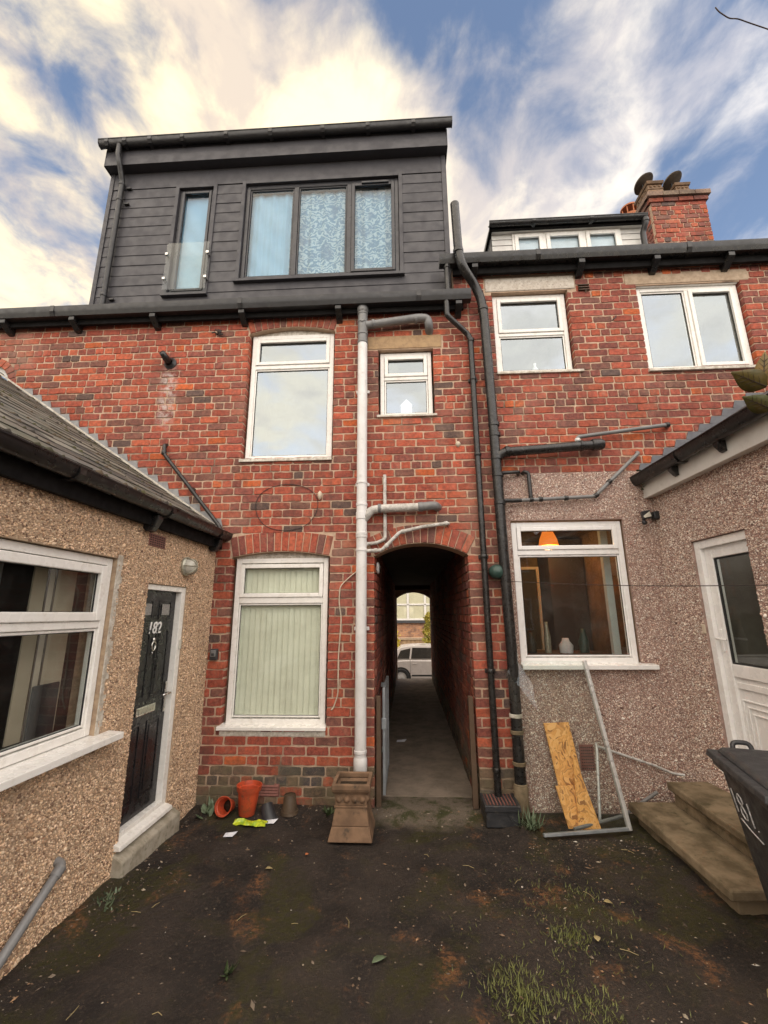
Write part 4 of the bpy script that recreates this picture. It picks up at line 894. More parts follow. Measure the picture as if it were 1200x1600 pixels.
# roof: slates, gutter, brackets, stepped flashing
SL = .672; ca_, sa_ = math.cos(math.atan(SL)), math.sin(math.atan(SL))
EX, EZ = -1.90, 2.575
RT = lambda u, d, s: (EX - s*ca_ - d*sa_, u, EZ + s*sa_ - d*ca_)     # u along the eaves, s up the slope, d into the roof
m = MB(RT); m.box(-4.6, -.004, .012, .06, -.02, 3.9); rf = m.build('roof', 'timber', EL)
attrmat('slate', .75, .18, .5, 40)
SLC = [(.085,.083,.078), (.12,.115,.10), (.06,.058,.055), (.14,.13,.105), (.10,.10,.085), (.15,.145,.125), (.09,.09,.068)]
G = .175
for row in range(22):
    off = (row % 2)*.14; s0 = row*G
    for k in range(12):
        u0 = -3.28+k*.28+off-.14; u1 = min(u0+.277, -.012)
        if u1-u0 < .05: continue
        q = MB(RT); tn = random.uniform(.7, 1.2); q.c = tuple(v*tn for v in random.choice(SLC)); a, b = random.uniform(-.004, .004), random.uniform(-.004, .004); ln = .36
        q.hexa([(u0,-.010+a,s0),(u1,-.010+b,s0+random.uniform(-.006,.006)),(u1,-.002+b,s0),(u0,-.002+a,s0),(u0,.003,s0+ln),(u1,.003,s0+ln),(u1,.010,s0+ln),(u0,.010,s0+ln)])
        q.build('slate', 'slate', rf)
m = MB(RT); r_ = random.Random(12)
for i in range(420):
    row = r_.randrange(22); s_ = row*G+r_.uniform(-.012, .01); u_ = r_.uniform(-3.2, -.03); q_ = r_.uniform(.006, .022)*(1.5 if row < 2 else 1); m.c = r_.choice([(.05,.045,.025), (.075,.07,.03), (.09,.065,.04), (.04,.035,.028)])
    k = 6; vs = [(u_+q_*1.6*math.cos(a)*r_.uniform(.7, 1.2), -.006, s_+q_*.6*math.sin(a)) for a in np.linspace(0, 2*math.pi, k, False)] + [(u_, -.012-q_*.5, s_)]
    m.add(vs, [(j, (j+1) % k, k) for j in range(k)])
m.build('moss', 'speck', rf, smooth=True, kind='stuff')
GL = gutter(LE, EL, -4.6, -.02, -.175, -.065, 2.505, 2.575, 'gutter_black', [-3.0, -2.2, -1.2, -.25], square=False)
m = MB(LE); m.box(-4.6, -.01, -.062, -.02, 2.42, 2.56); m.build('fascia_board', 'eaves_black', EL)
m = MB(LE); m.box(-4.6, -.01, -.02, .05, 2.545, 2.57); m.build('soffit', 'eaves_black', EL)
for u in (-2.9, -1.28, -.16):
    m = MB(LE); m.prism_u([(-.12, 2.47), (-.12, 2.50), (.0, 2.50), (.0, 2.40), (-.03, 2.37), (-.075, 2.38)], u-.035, u+.035); m.build('rafter_foot', 'gutter_black', EL, bev=.008)
def steps_flashing(parent, xr, sgn, zlist, mat, up=.12, dn=.03):
    for w0 in zlist:
        w1 = w0+CO; a0, a1 = xr(w0), xr(w1)
        q = MB(); q.prism([(a0-sgn*dn, w0-.01), (a1-sgn*dn, w1-.01), (a1+sgn*(up+.03), w1-.004), (a0+sgn*(up-.075), w0-.004)][::(1 if sgn < 0 else -1)], -.016, -.0105); q.build('step_flashing', mat, parent)
steps_flashing(EL, lambda z: -1.955-(z-2.632)/.672, 1, [n*CO for n in range(31, 51)], 'lead')
m = MB(); z0, z1 = 2.60, 4.9; xr = lambda z: -1.955-(z-2.632)/.672
m.prism([(xr(z0), z0-.02), (xr(z0)+.035, z0-.02), (xr(z1)+.035, z1), (xr(z1), z1)], -.022, -.011); m.build('verge_mortar', 'sill_worn', EL)

# ------------------------------------------------------------------ right rear extension with white door
ER = empty('rear_extension', (3.5, -1.3, 0), 'pink pebbledashed single storey extension with white fascia and white door', 'extension')
RD = (.487, 1.12, .33, 2.352)
we = sliced_wall(RE, -.004, 4.0, -.1, 2.95, [(RD[0], RD[1], -.1, RD[3])], 0, .2).build('wall', 'render_pink', ER)
pebbles(RE, we, .0, 2.4, .0, 2.9, [(RD[0], RD[1], -1, RD[3]+.002)], PINK, d=0., seed=9)
dr = MB(RE); ring_boxes(dr, RD[0]+.002, 1.32, .345, RD[3]-.004, .068, .02, .09, fb=.05); dr = dr.build('door_frame', 'upvc_clean', ER, bev=.004)
D2 = .052; x0, x1 = .56, 1.25
leaf = MB(RE); ring_boxes(leaf, x0, x1, .40, 2.282, .085, D2, D2+.06, fb=.1, ft=.095); leaf.box(x0+.085, x1-.085, D2+.001, D2+.058, 1.23, 1.33); leaf = leaf.build('door', 'upvc_clean', ER, bev=.006, label='white half glazed door')
m = MB(RE); m.box(x0+.083, x1-.083, D2+.03, D2+.036, 1.328, 2.19); m.build('pane', 'glass', leaf)
m = MB(RE); ring_boxes(m, x0+.086, x1-.086, 1.331, 2.186, .012, D2+.012, D2+.029); m.build('gasket', 'rubber', leaf)
m = MB(RE); m.box(x0+.083, x1-.083, D2+.02, D2+.04, .498, 1.232); m.build('lower_panel', 'upvc_clean', leaf)
for e in (.03, .075, .12):
    q = MB(RE); ring_boxes(q, x0+.085+e, x1-.085-e, .50+e, 1.10-e, .014, D2+.010, D2+.0195); q.build('panel_moulding', 'upvc_clean', leaf, bev=.005)
q = MB(RE); q.box(x0+.10, x1-.10, D2+.008, D2+.0195, 1.145, 1.195); q.build('panel_moulding', 'upvc_clean', leaf, bev=.005)
q = MB(RE); q.box(x0+.028, x0+.056, D2-.012, D2-.0005, 1.42, 1.60); h_ = q.build('handle', 'upvc_clean', leaf, bev=.006); q = MB(RE); q.tube([(x0+.042, D2-.01, 1.525), (x0+.042, D2-.05, 1.525), (x0+.10, D2-.055, 1.522), (x0+.15, D2-.05, 1.52)], .009, 10); q.build('lever', 'upvc_clean', h_, smooth=True)
m = MB(RE); m.box(.49, 1.3, .13, .9, .3, .34); m.box(.40, 1.4, .9, .92, .3, 2.4); m.box(.36, .40, .13, .92, .3, 2.4); m.box(1.36, 1.4, .13, .92, .3, 2.4); m.build('interior', 'room_mid', ER)
m = MB(RE); m.box(RD[0]-.02, RD[0]+.012, -.018, -.001, 1.56, 1.635); m.build('cable_box', 'cream_panel', ER, bev=.005)
m = MB(RE); m.box(RD[0]-.0, RD[1]+.1, -.012, .10, .02, .335); m.build('threshold', 'concrete_pale', ER, bev=.008)
gutter(RE, ER, .02, 4.0, -.20, -.09, 3.02, 3.11, 'gutter_black', [.75, 1.9], square=False)
m = MB(RE); m.box(.012, 4.0, -.085, -.062, 2.885, 3.075); m.build('fascia_board', 'board_white', ER, bev=.003)
m = MB(RE); m.box(.012, 4.0, -.061, .0, 2.89, 2.905); m.build('soffit', 'board_white', ER)
for u in (.6, 1.2):
    m = MB(RE); m.prism_u([(-.15, 3.0), (-.15, 3.03), (-.086, 3.03), (-.086, 2.94), (-.11, 2.95)], u-.03, u+.03); m.build('gutter_bracket', 'gutter_black', ER, bev=.006)
sl2 = .635; c2, s2 = math.cos(math.atan(sl2)), math.sin(math.atan(sl2))
RT2 = lambda u, d, s: (2.44 + s*c2 + d*s2, -u, 3.10 + s*s2 - d*c2)
m = MB(RT2); m.box(.004, 4.0, -.012, .05, .0, 3.2); m.build('roof', 'slate_plain', ER)
steps_flashing(ER, lambda z: 2.47+(z-3.16)/.635, -1, [n*CO for n in range(37, 47)], 'lead_dark', .13)

# ------------------------------------------------------------------ pipes
def pipe(name, label, loc, mat, cat='pipe', group=None): return empty(name, loc, label, cat, group)
def seg(par, pts, r, mat, name='pipe_run', fl=.04, n=5):
    m = MB(); m.tube(fillet(pts, fl, n), r, 16); return m.build(name, mat, par, smooth='auto')
def collar(par, c, r, h, mat, axis=(0, 0, 1), name='collar'):
    m = MB(); m.lathe([(r*.92, -h/2), (r, -h/2+.004), (r, h/2-.004), (r*.92, h/2)], c, 20, axis); return m.build(name, mat, par, smooth='auto')
# white soil stack
p = pipe('soil_stack', 'white painted soil stack with a grey capped top left of the passage', (-.455, -.09, .2), None)
X0, Yp = -.457, -.085
seg(p, [(X0, Yp, .30), (X0, Yp, 4.80)], .055, 'pipe_white'); seg(p, [(X0, Yp, 4.80), (X0, Yp, 5.20)], .056, 'pipe_grey', 'stack_top')
for z in (4.79, 4.90, 5.06, 5.17, 5.20): collar(p, (X0, Yp, z), .062, .028, 'pipe_grey')
m = MB(); m.lathe([(.066, 0), (.066, .05), (.05, .058), (.001, .06)], (X0, Yp, 5.20), 20); m.build('cap', 'pipe_grey', p, smooth='auto')
for z in (3.10, 2.86, 2.74, 2.55, 2.52, 2.38, .50): collar(p, (X0, Yp, z), .0605, .03 if z != 2.74 else .08, 'pipe_white')
m = MB(); m.lathe([(.056, .12), (.064, .10), (.064, .0), (.058, -.01)], (X0, Yp, .335), 20); m.build('shoe', 'pipe_white', p, smooth='auto')
seg(p, [(X0+.04, Yp, 5.02), (.20, Yp-.01, 5.085), (.30, Yp-.0, 5.08), (.315, Yp+.01, 4.99), (.32, .04, 4.955)], .048, 'pipe_grey', 'branch', .09, 8)
for x in (-.33, .16): collar(p, (x, Yp-.005, 5.03+(x+.33)*.095), .054, .03, 'pipe_grey', (1, 0, .1))
m = MB(); m.lathe([(.02, 0), (.026, .003), (.026, .012), (.015, .014), (.001, .008)], (X0, Yp-.054, 5.06), 14, (0, -1, 0)); m.build('access_cap', 'pipe_grey', p, smooth='auto')
seg(p, [(X0+.02, Yp, 2.70), (X0+.10, Yp, 2.80), (X0+.20, Yp, 2.815), (.16, Yp, 2.825)], .044, 'pipe_flaky', 'branch', .06); seg(p, [(.15, Yp, 2.825), (.31, Yp+.0, 2.84), (.35, .03, 2.84)], .046, 'pipe_grey', 'branch', .06)
collar(p, (-.27, Yp, 2.816), .050, .03, 'pipe_grey', (1, 0, 0)); collar(p, (.16, Yp, 2.826), .051, .05, 'pipe_grey', (1, 0, .03))
seg(p, [(-.215, -.035, 3.20), (-.215, -.035, 2.50), (-.30, -.04, 2.46), (X0+.03, Yp+.02, 2.445)], .0185, 'pipe_flaky', 'waste_pipe', .03)
seg(p, [(X0+.02, Yp, 2.37), (-.25, Yp, 2.375), (-.06, Yp+.02, 2.565), (.18, Yp+.03, 2.62), (.43, Yp+.04, 2.655), (.455, .02, 2.66)], .019, 'pipe_flaky', 'waste_pipe', .03)
for c, ax in (((-.31, Yp, 2.373), (1, 0, 0)), ((-.20, Yp, 2.42), (1, 0, 1)), ((-.03, Yp+.02, 2.57), (1, 0, .25)), ((.42, Yp+.04, 2.653), (1, 0, .15))): collar(p, c, .024, .035, 'pipe_flaky', ax)
for z in (4.2, 3.1, 1.6): 
    m = MB(); m.box(X0-.075, X0+.075, -.028, .004, z-.018, z+.018); m.build('bracket', 'pipe_white', p, bev=.004)
# black soil stack
p = pipe('soil_stack', 'thick black soil stack with swan neck between the two houses', (.97, -.09, .1), None)
seg(p, [(.655, -.26, 6.50), (.668, -.26, 5.84), (.70, -.26, 5.62), (.86, -.13, 5.46), (.925, -.10, 5.30), (.945, -.10, 5.1), (.965, -.10, 3.9), (.975, -.10, 2.6), (.99, -.10, 1.3), (.985, -.10, .05)], .052, 'pipe_black', 'stack', .10)
for x, z in ((.668, 5.82), (.94, 5.16), (.972, 3.72), (.974, 3.60), (.975, 3.34), (.976, 3.15), (.978, 2.85)): collar(p, (x, -.26 if z > 5.7 else -.10, z), .060, .045, 'pipe_black')
for z, mt in ((.82, 'sill_worn'), (.68, 'concrete'), (.42, 'concrete'), (.24, 'concrete')): collar(p, (.986, -.10, z), .060, .035, mt, name='worn_joint')
m = MB(); m.lathe([(.055, .0), (.07, .05), (.062, .16), (.068, .22), (.054, .26)], (.985, -.10, .0), 18); m.build('clay_socket', 'concrete', p, smooth='auto')
seg(p, [(.97, -.10, 3.34), (1.06, -.11, 3.40), (1.5, -.11, 3.425), (2.0, -.11, 3.455)], .050, 'pipe_black', 'branch', .05); m = MB(); m.lathe([(.058, -.06), (.062, -.05), (.062, .03), (.05, .06), (.02, .075), (.001, .078)], (2.03, -.11, 3.457), 20, (1, 0, .06)); m.build('end_cap', 'pipe_black', p, smooth='auto')
collar(p, (1.09, -.11, 3.402), .060, .05, 'pipe_black', (1, 0, .06)); collar(p, (1.86, -.11, 3.447), .058, .03, 'pipe_black', (1, 0, .06))
seg(p, [(1.83, -.11, 3.48), (1.83, -.11, 3.545), (1.90, -.10, 3.56), (2.78, -.07, 3.675), (2.86, .02, 3.69)], .021, 'pipe_grey', 'waste_pipe', .03); collar(p, (1.83, -.11, 3.515), .027, .03, 'pipe_white'); collar(p, (2.80, -.06, 3.68), .028, .045, 'pipe_black', (1, .2, .12))
seg(p, [(.99, -.10, 3.17), (1.20, -.08, 3.185), (1.215, .02, 3.185)], .020, 'pipe_black', 'waste_pipe', .02)
seg(p, [(1.255, .01, 3.19), (1.262, -.07, 3.19), (1.30, -.075, 3.17), (1.305, -.075, 2.91)], .021, 'pipe_black', 'waste_pipe', .02)
seg(p, [(.99, -.10, 2.87), (1.20, -.085, 2.875)], .022, 'pipe_black', 'waste_pipe', .02); seg(p, [(1.2, -.085, 2.875), (1.94, -.075, 2.905), (1.98, -.075, 2.93), (2.46, -.06, 3.37), (2.48, .0, 3.40)], .019, 'pipe_grey', 'waste_pipe', .02)
for c, ax in (((1.305, -.08, 2.882), (1, 0, 0)), ((1.66, -.078, 2.893), (1, 0, 0)), ((1.965, -.075, 2.915), (1, 0, .6)), ((2.12, -.07, 3.06), (1, 0, .9)), ((1.40, -.08, 2.885), (1, 0, 0))): collar(p, c, .0265, .04, 'pipe_black', ax)
# black rainwater pipe of the left house
p = pipe('drainpipe', 'slim black square drainpipe right of the passage running into a gully box', (.79, -.06, .1), None)
def sq_pipe(par, pts, s, mat, name='pipe_run'):
    pts = [Vector(q) for q in pts]; m = MB(); m.tube(fillet(pts, .03, 3), s, 16); return m.build(name, mat, par, smooth='auto')
sq_pipe(p, [(.52, -.14, 5.26), (.52, -.14, 5.07), (.76, -.055, 4.87), (.785, -.055, 4.80), (.79, -.055, .14)], .032, 'pipe_black')
for z in (5.05, 4.79, 4.3, 3.4, 2.3, 1.2, .35): 
    if z < 5: collar(p, (.788, -.055, z), .038, .04, 'pipe_black')
for z in (4.3, 2.3, 1.2):
    m = MB(); m.box(.74, .84, -.03, .004, z-.02, z+.02); m.build('bracket', 'pipe_black', p, bev=.004)
p = pipe('drainpipe', 'short black drainpipe joining the upper gutter to the lower gutter', (.57, -.13, 5.4), None)
sq_pipe(p, [(.545, -.14, 5.76), (.545, -.14, 5.36)], .034, 'pipe_black'); collar(p, (.545, -.14, 5.72), .04, .04, 'pipe_black')
p = pipe('drainpipe', 'dark grey drainpipe down the left end of the dormer', (-3.78, .03, 5.4), None)
sq_pipe(p, [(-3.79, -.10, 8.0), (-3.79, -.10, 7.80), (-3.77, -.08, 7.70), (-3.775, .035, 7.50), (-3.775, .035, 5.385)], .034, 'gutter_grey')
for z in (7.46, 7.2, 5.7):
    collar(p, (-3.775, .035, z), .040, .04, 'gutter_grey'); m = MB(); m.box(-3.72, -3.66, .05, .088, z-.05, z-.03); m.build('bracket', 'gutter_black', p)
p = pipe('drainpipe', 'short dark drainpipe at the right end of the white dormer', (3.52, .62, 6.4), None)
sq_pipe(p, [(3.44, .665, 7.13), (3.44, .665, 7.05), (3.42, .73, 6.95), (3.42, .745, 6.1)], .038, 'gutter_grey'); collar(p, (3.44, .665, 7.09), .045, .05, 'gutter_grey')
p = pipe('waste_pipe', 'thin dark waste pipe slanting down the brick to the lean-to gutter', (-2.3, -.05, 2.7), None)
seg(p, [(-2.70, .01, 3.63), (-2.70, -.045, 3.61), (-2.69, -.045, 3.50), (-1.97, -.10, 2.66), (-1.935, -.11, 2.60)], .021, 'pipe_black', 'pipe_run', .03)
collar(p, (-2.695, -.045, 3.52), .027, .05, 'pipe_black'); m = MB(); m.box(-2.35, -2.31, -.06, .003, 3.06, 3.1); m.build('bracket', 'pipe_black', p)
p = pipe('waste_pipe', 'grey waste pipe sticking out of the pebbledash beside the lower left edge', (-1.98, -1.9, .2), None)
seg(p, [(-2.04, -1.715, .385), (-1.975, -1.73, .375), (-1.97, -1.80, .335), (-1.965, -2.10, .13), (-1.955, -2.5, .01)], .024, 'pipe_grey', 'pipe_run', .03); collar(p, (-1.972, -1.765, .355), .030, .055, 'pipe_grey', (0, .83, .55), 'coupling')
p = pipe('flue_pipe', 'stubby black flue outlet with a collar high on the left brick wall', (-2.767, -.05, 4.67), None, 'flue')
m = MB(); m.lathe([(.075, 0), (.075, .02), (.055, .03), (.045, .05)], (-2.767, .004, 4.665), 20, (0, -1, 0)); m.build('wall_collar', 'gutter_grey', p, smooth='auto'); m = MB(); m.tube([(-2.767, .0, 4.665), (-2.775, -.10, 4.68), (-2.785, -.17, 4.71)], [.042, .040, .032], 16); m.build('outlet', 'pipe_black', p, smooth=True)

# ------------------------------------------------------------------ things fixed to the walls
t = empty('bulkhead_lamp', (LX, -.62, 2.17), 'round caged bulkhead lamp above the black door', 'lamp')
m = MB(LE); m.lathe([(.001, .0), (.085, .0), (.088, .02), (.075, .035)], (-.62, -.002, 2.175), 24, (0, -1, 0)); m.build('base', 'brass_plate', t, smooth='auto')
m = MB(LE); m.lathe([(.07, .034), (.068, .06), (.05, .09), (.02, .105), (.001, .107)], (-.62, .0, 2.175), 24, (0, -1, 0)); m.build('glass_dome', 'frosted', t, smooth=True)
for a in (0, math.pi/3, 2*math.pi/3):
    m = MB(LE); m.tube([(-.62+math.cos(a)*r*k, -z, 2.175+math.sin(a)*r*k) for k, r, z in ((-1, .08, .03), (-1, .07, .075), (-1, .04, .105), (1, .0, .114), (1, .04, .105), (1, .07, .075), (1, .08, .03))], .005, 8); m.build('cage_bar', 'brass_plate', t, smooth=True)
t = empty('key_safe', (-1.945, 0, 1.35), 'small black and grey key safe beside the tall ground floor window', 'key safe')
m = MB(); m.box(-1.985, -1.905, -.045, -.004, 1.30, 1.41); m.build('case', 'plastic_black', t, bev=.012)
m = MB(); m.box(-1.972, -1.918, -.056, -.0455, 1.335, 1.40); m.build('cover', 'pipe_grey', t, bev=.008); m = MB(); m.box(-1.96, -1.93, -.060, -.0565, 1.345, 1.37); m.build('keypad', 'plastic_black', t, bev=.002)
t = empty('wall_lamp', (.90, -.04, 2.15), 'dark green bulkhead lamp between two black pipes right of the passage', 'lamp')
m = MB(); m.lathe([(.001, .0), (.06, .0), (.065, .02), (.06, .05)], (.895, -.002, 2.15), 22, (0, -1, 0)); m.build('base', 'plastic_black', t, smooth='auto'); m = MB(); m.lathe([(.062, .05), (.075, .055), (.075, .09), (.06, .13), (.03, .15), (.001, .155)], (.895, -.002, 2.15), 22, (.15, -1, -.1)); m.build('hood', 'lamp_green', t, smooth='auto')
t = empty('passage_lamp', (-.32, .15, 2.23), 'pale ring shaped lamp inside the top left of the passage', 'lamp')
m = MB(PLT); m.lathe([(.001, .0), (.06, .0), (.065, .015), (.05, .025)], (.17, -.0075, 2.22), 20, (0, -1, 0)); m.build('base', 'pipe_white', t, smooth='auto'); m = MB(PLT); m.lathe([(.045, .024), (.042, .04), (.001, .05)], (.17, -.0075, 2.22), 20, (0, -1, 0)); m.build('lens', 'glass_dark', t, smooth=True)
t = empty('floodlight', (2.5, -.06, 2.68), 'small black sensor floodlight in the corner above the kitchen window', 'lamp')
m = MB(); m.box(2.505, 2.558, -.10, -.03, 2.655, 2.735); m.build('mount', 'plastic_black', t, bev=.008); m = MB(); m.tube([(2.52, -.065, 2.695), (2.46, -.09, 2.69)], .012, 8); m.build('arm', 'plastic_black', t)
bx = [(2.36,-.16,2.64),(2.46,-.14,2.66),(2.47,-.09,2.66),(2.37,-.11,2.64),(2.35,-.15,2.72),(2.45,-.13,2.74),(2.465,-.08,2.74),(2.365,-.10,2.72)]
m = MB(); m.hexa(bx); m.build('lamp_head', 'plastic_black', t, bev=.004); m = MB(); m.hexa([tuple(np.array(a)+np.array((0,-.002,0))) for a in [(2.372,-.161,2.653),(2.448,-.146,2.669),(2.449,-.144,2.669),(2.373,-.159,2.653),(2.365,-.152,2.672),(2.441,-.137,2.724),(2.442,-.135,2.724),(2.366,-.150,2.672)]]); m.build('lens', 'frosted', t)
m = MB(); m.lathe([(.001, .03), (.018, .025), (.024, .0), (.02, -.02), (.001, -.028)], (2.385, -.12, 2.615), 14); m.build('sensor', 'plastic_black', t, smooth=True)
t = empty('wall_vent', (2.147, 0, 5.47), 'small brown louvred vent on the brick between the upper right windows', 'vent')
for i in range(3):
    m = MB(); m.prism_u([(-.03, 5.43+i*.033), (-.03, 5.438+i*.033), (-.004, 5.458+i*.033), (-.004, 5.43+i*.033)], 2.085, 2.21); m.build('louvre', 'plastic_brown', t)
m = MB(); m.tube([(2.17, -.02, 5.43), (2.14, -.06, 5.36)], .006, 6); m.build('flap_arm', 'plastic_brown', t)
t = MB(); t.tube([(2.47, .01, 5.06), (2.46, -.03, 5.055), (2.42, -.06, 5.0), (2.39, -.07, 4.97)], .007, 7); tag(t.build('wall_hook', 'cable_dark', smooth=True), 'bent rusty wall hook between the upper right windows', 'hook')
t = MB(); r_ = random.Random(4)
for i in range(7):
    a = r_.uniform(0, 6.3); t.tube([(-2.215, .008, 5.03), (-2.215+.04*math.cos(a), -.035, 5.03+.03*math.sin(a)), (-2.215+.07*math.cos(a+.5), -.03, 5.03+.06*math.sin(a+.4))], .009, 6)
tag(t.build('cable_knot', 'cable_dark', smooth=True), 'dark knot of old cable on the brick under the left eaves', 'cable')
m = MB(); m.box(-1.435, -1.225, -.006, .03, .085, .195); t = tag(m.build('floor_vent', 'clay_vent', bev=.003), 'brown louvred air vent low in the brick behind the plant pots', 'vent')
for i in range(4):
    q = MB(); q.prism_u([(-.016, .097+i*.024), (-.016, .101+i*.024), (-.0065, .115+i*.024), (-.0065, .097+i*.024)], -1.425, -1.235); q.build('louvre', 'clay_vent', t)
m = MB(); m.box(1.56, 1.685, -.022, .0, .34, .555); t = tag(m.build('air_brick', 'clay_vent', bev=.003), 'red perforated air brick low on the pink pebbledash', 'vent')
for i in range(6):
    for j in range(8): q = MB(); q.box(1.57+i*.0185, 1.580+i*.0185, -.0235, -.0225, .352+j*.025, .364+j*.025); q.build('slot', 'room_dark', t)
m = MB(); r_ = random.Random(2)
pts = []
for a in np.linspace(.2, 2*math.pi+.5, 40): pts.append((-1.28+.34*math.cos(a)*(1+.03*math.sin(3*a)), -.012, 2.87+.27*math.sin(a)*(1+.05*math.cos(2*a))))
m.tube(pts, .0035, 6); tag(m.build('loose_cable', 'cable_dark', smooth=True), 'thin dark cable looped on the brick between the tall windows', 'cable')
m = MB(); m.lathe([(.001, .055), (.022, .03), (.026, .0), (.018, -.03), (.001, -.05)], (-.92, -.018, 2.99), 12); tag(m.build('junction_box', 'cable_cream', smooth=True), 'small cream plaster lump on the brick below the tall upper window', 'fitting')
m = MB(); m.tube(fillet([(-.50, -.012, 2.18), (-.60, -.014, 2.10), (-.685, -.014, 2.02), (-.692, -.012, 1.86), (-.665, -.014, 1.70), (-.69, -.013, 1.3), (-.685, -.014, .98), (-.73, -.016, .86), (-.75, -.025, .84)], .05, 4), .0065, 8); tag(m.build('loose_cable', 'cable_cream', smooth=True), 'cream cable hanging down the brick right of the blinds window', 'cable')
m = MB(); n = 30; A = Vector((.98, -.15, 2.045)); B = Vector((2.50, -3.1, 1.86))
m.tube([A.lerp(B, i/n) - Vector((0, 0, .05*math.sin(math.pi*i/n))) for i in range(n+1)], .0028, 6); tag(m.build('washing_line', 'cable_dark', smooth=True), 'thin dark washing line stretched across the kitchen window', 'line')
m = MB(); m.box(-.40, -.325, -.012, .008, .02, 1.0); 
# passage posts and gate
for x0, x1, lab in ((-.318, -.272, 'narrow weathered timber post on the left side of the passage mouth'), (.572, .622, 'narrow weathered timber post on the right side of the passage mouth')):
    m = MB(); m.hexa([(x0,.02,.0),(x1,.02,.0),(x1,.085,.0),(x0,.085,.0),(x0+.003,.022,.96),(x1-.003,.022,.955),(x1-.003,.083,.955),(x0+.003,.083,.96)]); tag(m.build('timber_post', 'timber', bev=.004), lab, 'post', 'posts at the passage mouth')
t = empty('metal_gate', (-.25, .35, 0), 'galvanised gate folded back against the left passage wall', 'gate')
m = MB(); m.box(-.262, -.234, .13, .158, .06, 1.02); m.box(-.262, -.234, .95, .978, .06, 1.02); m.box(-.262, -.234, .158, .95, .99, 1.018); m.box(-.262, -.234, .158, .95, .08, .108); m.build('gate_frame', 'galvanised', t, bev=.004)
for i in range(6): m = MB(); m.tube([(-.248, .26+i*.12, .108), (-.248, .26+i*.12, .99)], .007, 8); m.build('bar', 'galvanised', t)
m = MB(); m.box(-.272, -.222, .115, .16, .64, .74); m.build('latch', 'galvanised', t, bev=.005)
for z in (.2, .9): m = MB(); m.box(-.325, -.262, .94, .98, z, z+.05); m.build('hinge', 'galvanised', t)

# ------------------------------------------------------------------ yard things
t = empty('gully_box', (.78, -.17, 0), 'black drain gully box with red debris on top under the slim drainpipe', 'gully')
m = MB(); m.hexa([(.635,-.29,-.02),(.925,-.29,-.02),(.925,-.01,-.02),(.635,-.01,-.02),(.64,-.285,.13),(.92,-.285,.13),(.92,-.012,.13),(.64,-.012,.13)]); m.build('tray', 'plastic_black', t, bev=.01)
m = MB(); ring_boxes(m, .63, .93, -.30, -.008, .02, 0, 0) if False else None
m = MB(); m.box(.628, .932, -.298, -.27, .10, .15); m.box(.628, .656, -.27, -.012, .101, .149); m.box(.904, .932, -.27, -.012, .101, .149); m.build('rim', 'plastic_black', t, bev=.006)
m = MB(); m.box(.657, .903, -.27, -.012, .131, .137); m.build('grid_top', 'clay_vent', t)
for i in range(8): q = MB(); q.box(.665+i*.03, .680+i*.03, -.265, -.02, .1375, .143); q.build('grid_bar', 'plastic_black', t)
def decorated_pot():
    t = empty('chimney_pot_planter', (-.48, -.44, 0), 'square clay chimney pot with beaded rim standing under the white pipe', 'chimney pot')
    cx, cy = -.482, -.44
    def ring(a, b, za, zb, th=.022):
        m = MB()
        def loop(r, z): return [(cx-r,cy-r,z),(cx+r,cy-r,z),(cx+r,cy+r,z),(cx-r,cy+r,z)]
        vs = loop(a, za)+loop(b, zb)+loop(b-th, zb)+loop(a-th, za)
        fs = []
        for i in range(4):
            j = (i+1) % 4; fs += [(i, j, 4+j, 4+i), (4+i, 4+j, 8+j, 8+i), (8+i, 8+j, 12+j, 12+i), (12+i, 12+j, j, i)]
        m.add(vs, fs); return m
    ring(.178, .15, 0, .10).build('base', 'terracotta', t, bev=.008); ring(.150, .128, .1005, .225).build('body', 'terracotta', t, bev=.008)
    ring(.134, .134, .2255, .24).build('band', 'terracotta', t, bev=.004); ring(.128, .130, .2405, .325).build('neck', 'terracotta', t, bev=.004)
    ring(.138, .158, .3255, .355, .03).build('rim', 'terracotta', t, bev=.006); ring(.158, .156, .3555, .40, .03).build('rim', 'terracotta', t, bev=.008)
    for k in range(4):
        for dx, dy, ax in ((-.095+k*.063, -.129, (0, -1, 0)), (.129, -.095+k*.063, (1, 0, 0))):
            q = MB(); q.lathe([(.026, -.004), (.024, .008), (.013, .018), (.0005, .020)], (cx+dx, cy+dy, .285), 12, ax); q.build('boss', 'terracotta', t, smooth=True)
    m = MB(); m.box(cx-.12, cx+.12, cy-.12, cy+.12, .20, .335); m.build('soil', 'soil', t)
decorated_pot()
POT = [(.30, 0), (.31, .02), (.42, .82), (.47, .83), (.50, 1.0), (.47, 1.0), (.44, .86), (.40, .84), (.29, .06), (.001, .06)]
def plant_pot(name, label, c, d, h, mat, axis=None, fill=True, cat='plant pot'):
    t = empty(name, c, label, cat, 'plant pots against the brick wall'); m = MB(); m.lathe([(r*d, z*h) for r, z in POT], c, 30, axis); m.build('pot', mat, t, smooth='auto')
    A = Vector(axis or (0, 0, 1)).normalized()*(h*.72 if fill else h*.2); s = MB(); s.lathe([(.001, .004), (.30*d, .0), (.38*d if fill else .27*d, -.006)], (c[0]+A.x, c[1]+A.y, c[2]+A.z), 24, axis); s.build('soil', 'soil', t, smooth=True); return t
plant_pot('plant_pot', 'large upright orange plastic plant pot', (-1.46, -.19, .015), .225, .235, 'plastic_orange', (.05, 0, 1), False)
plant_pot('plant_pot', 'small orange plant pot lying on its side', (-1.62, -.17, .075), .155, .14, 'plastic_orange', (-.1, -.9, .28), False)
plant_pot('plant_pot', 'black plastic plant pot tipped over beside the orange pot', (-1.30, -.13, .07), .17, .15, 'plastic_black', (.35, -.45, -.75), False)
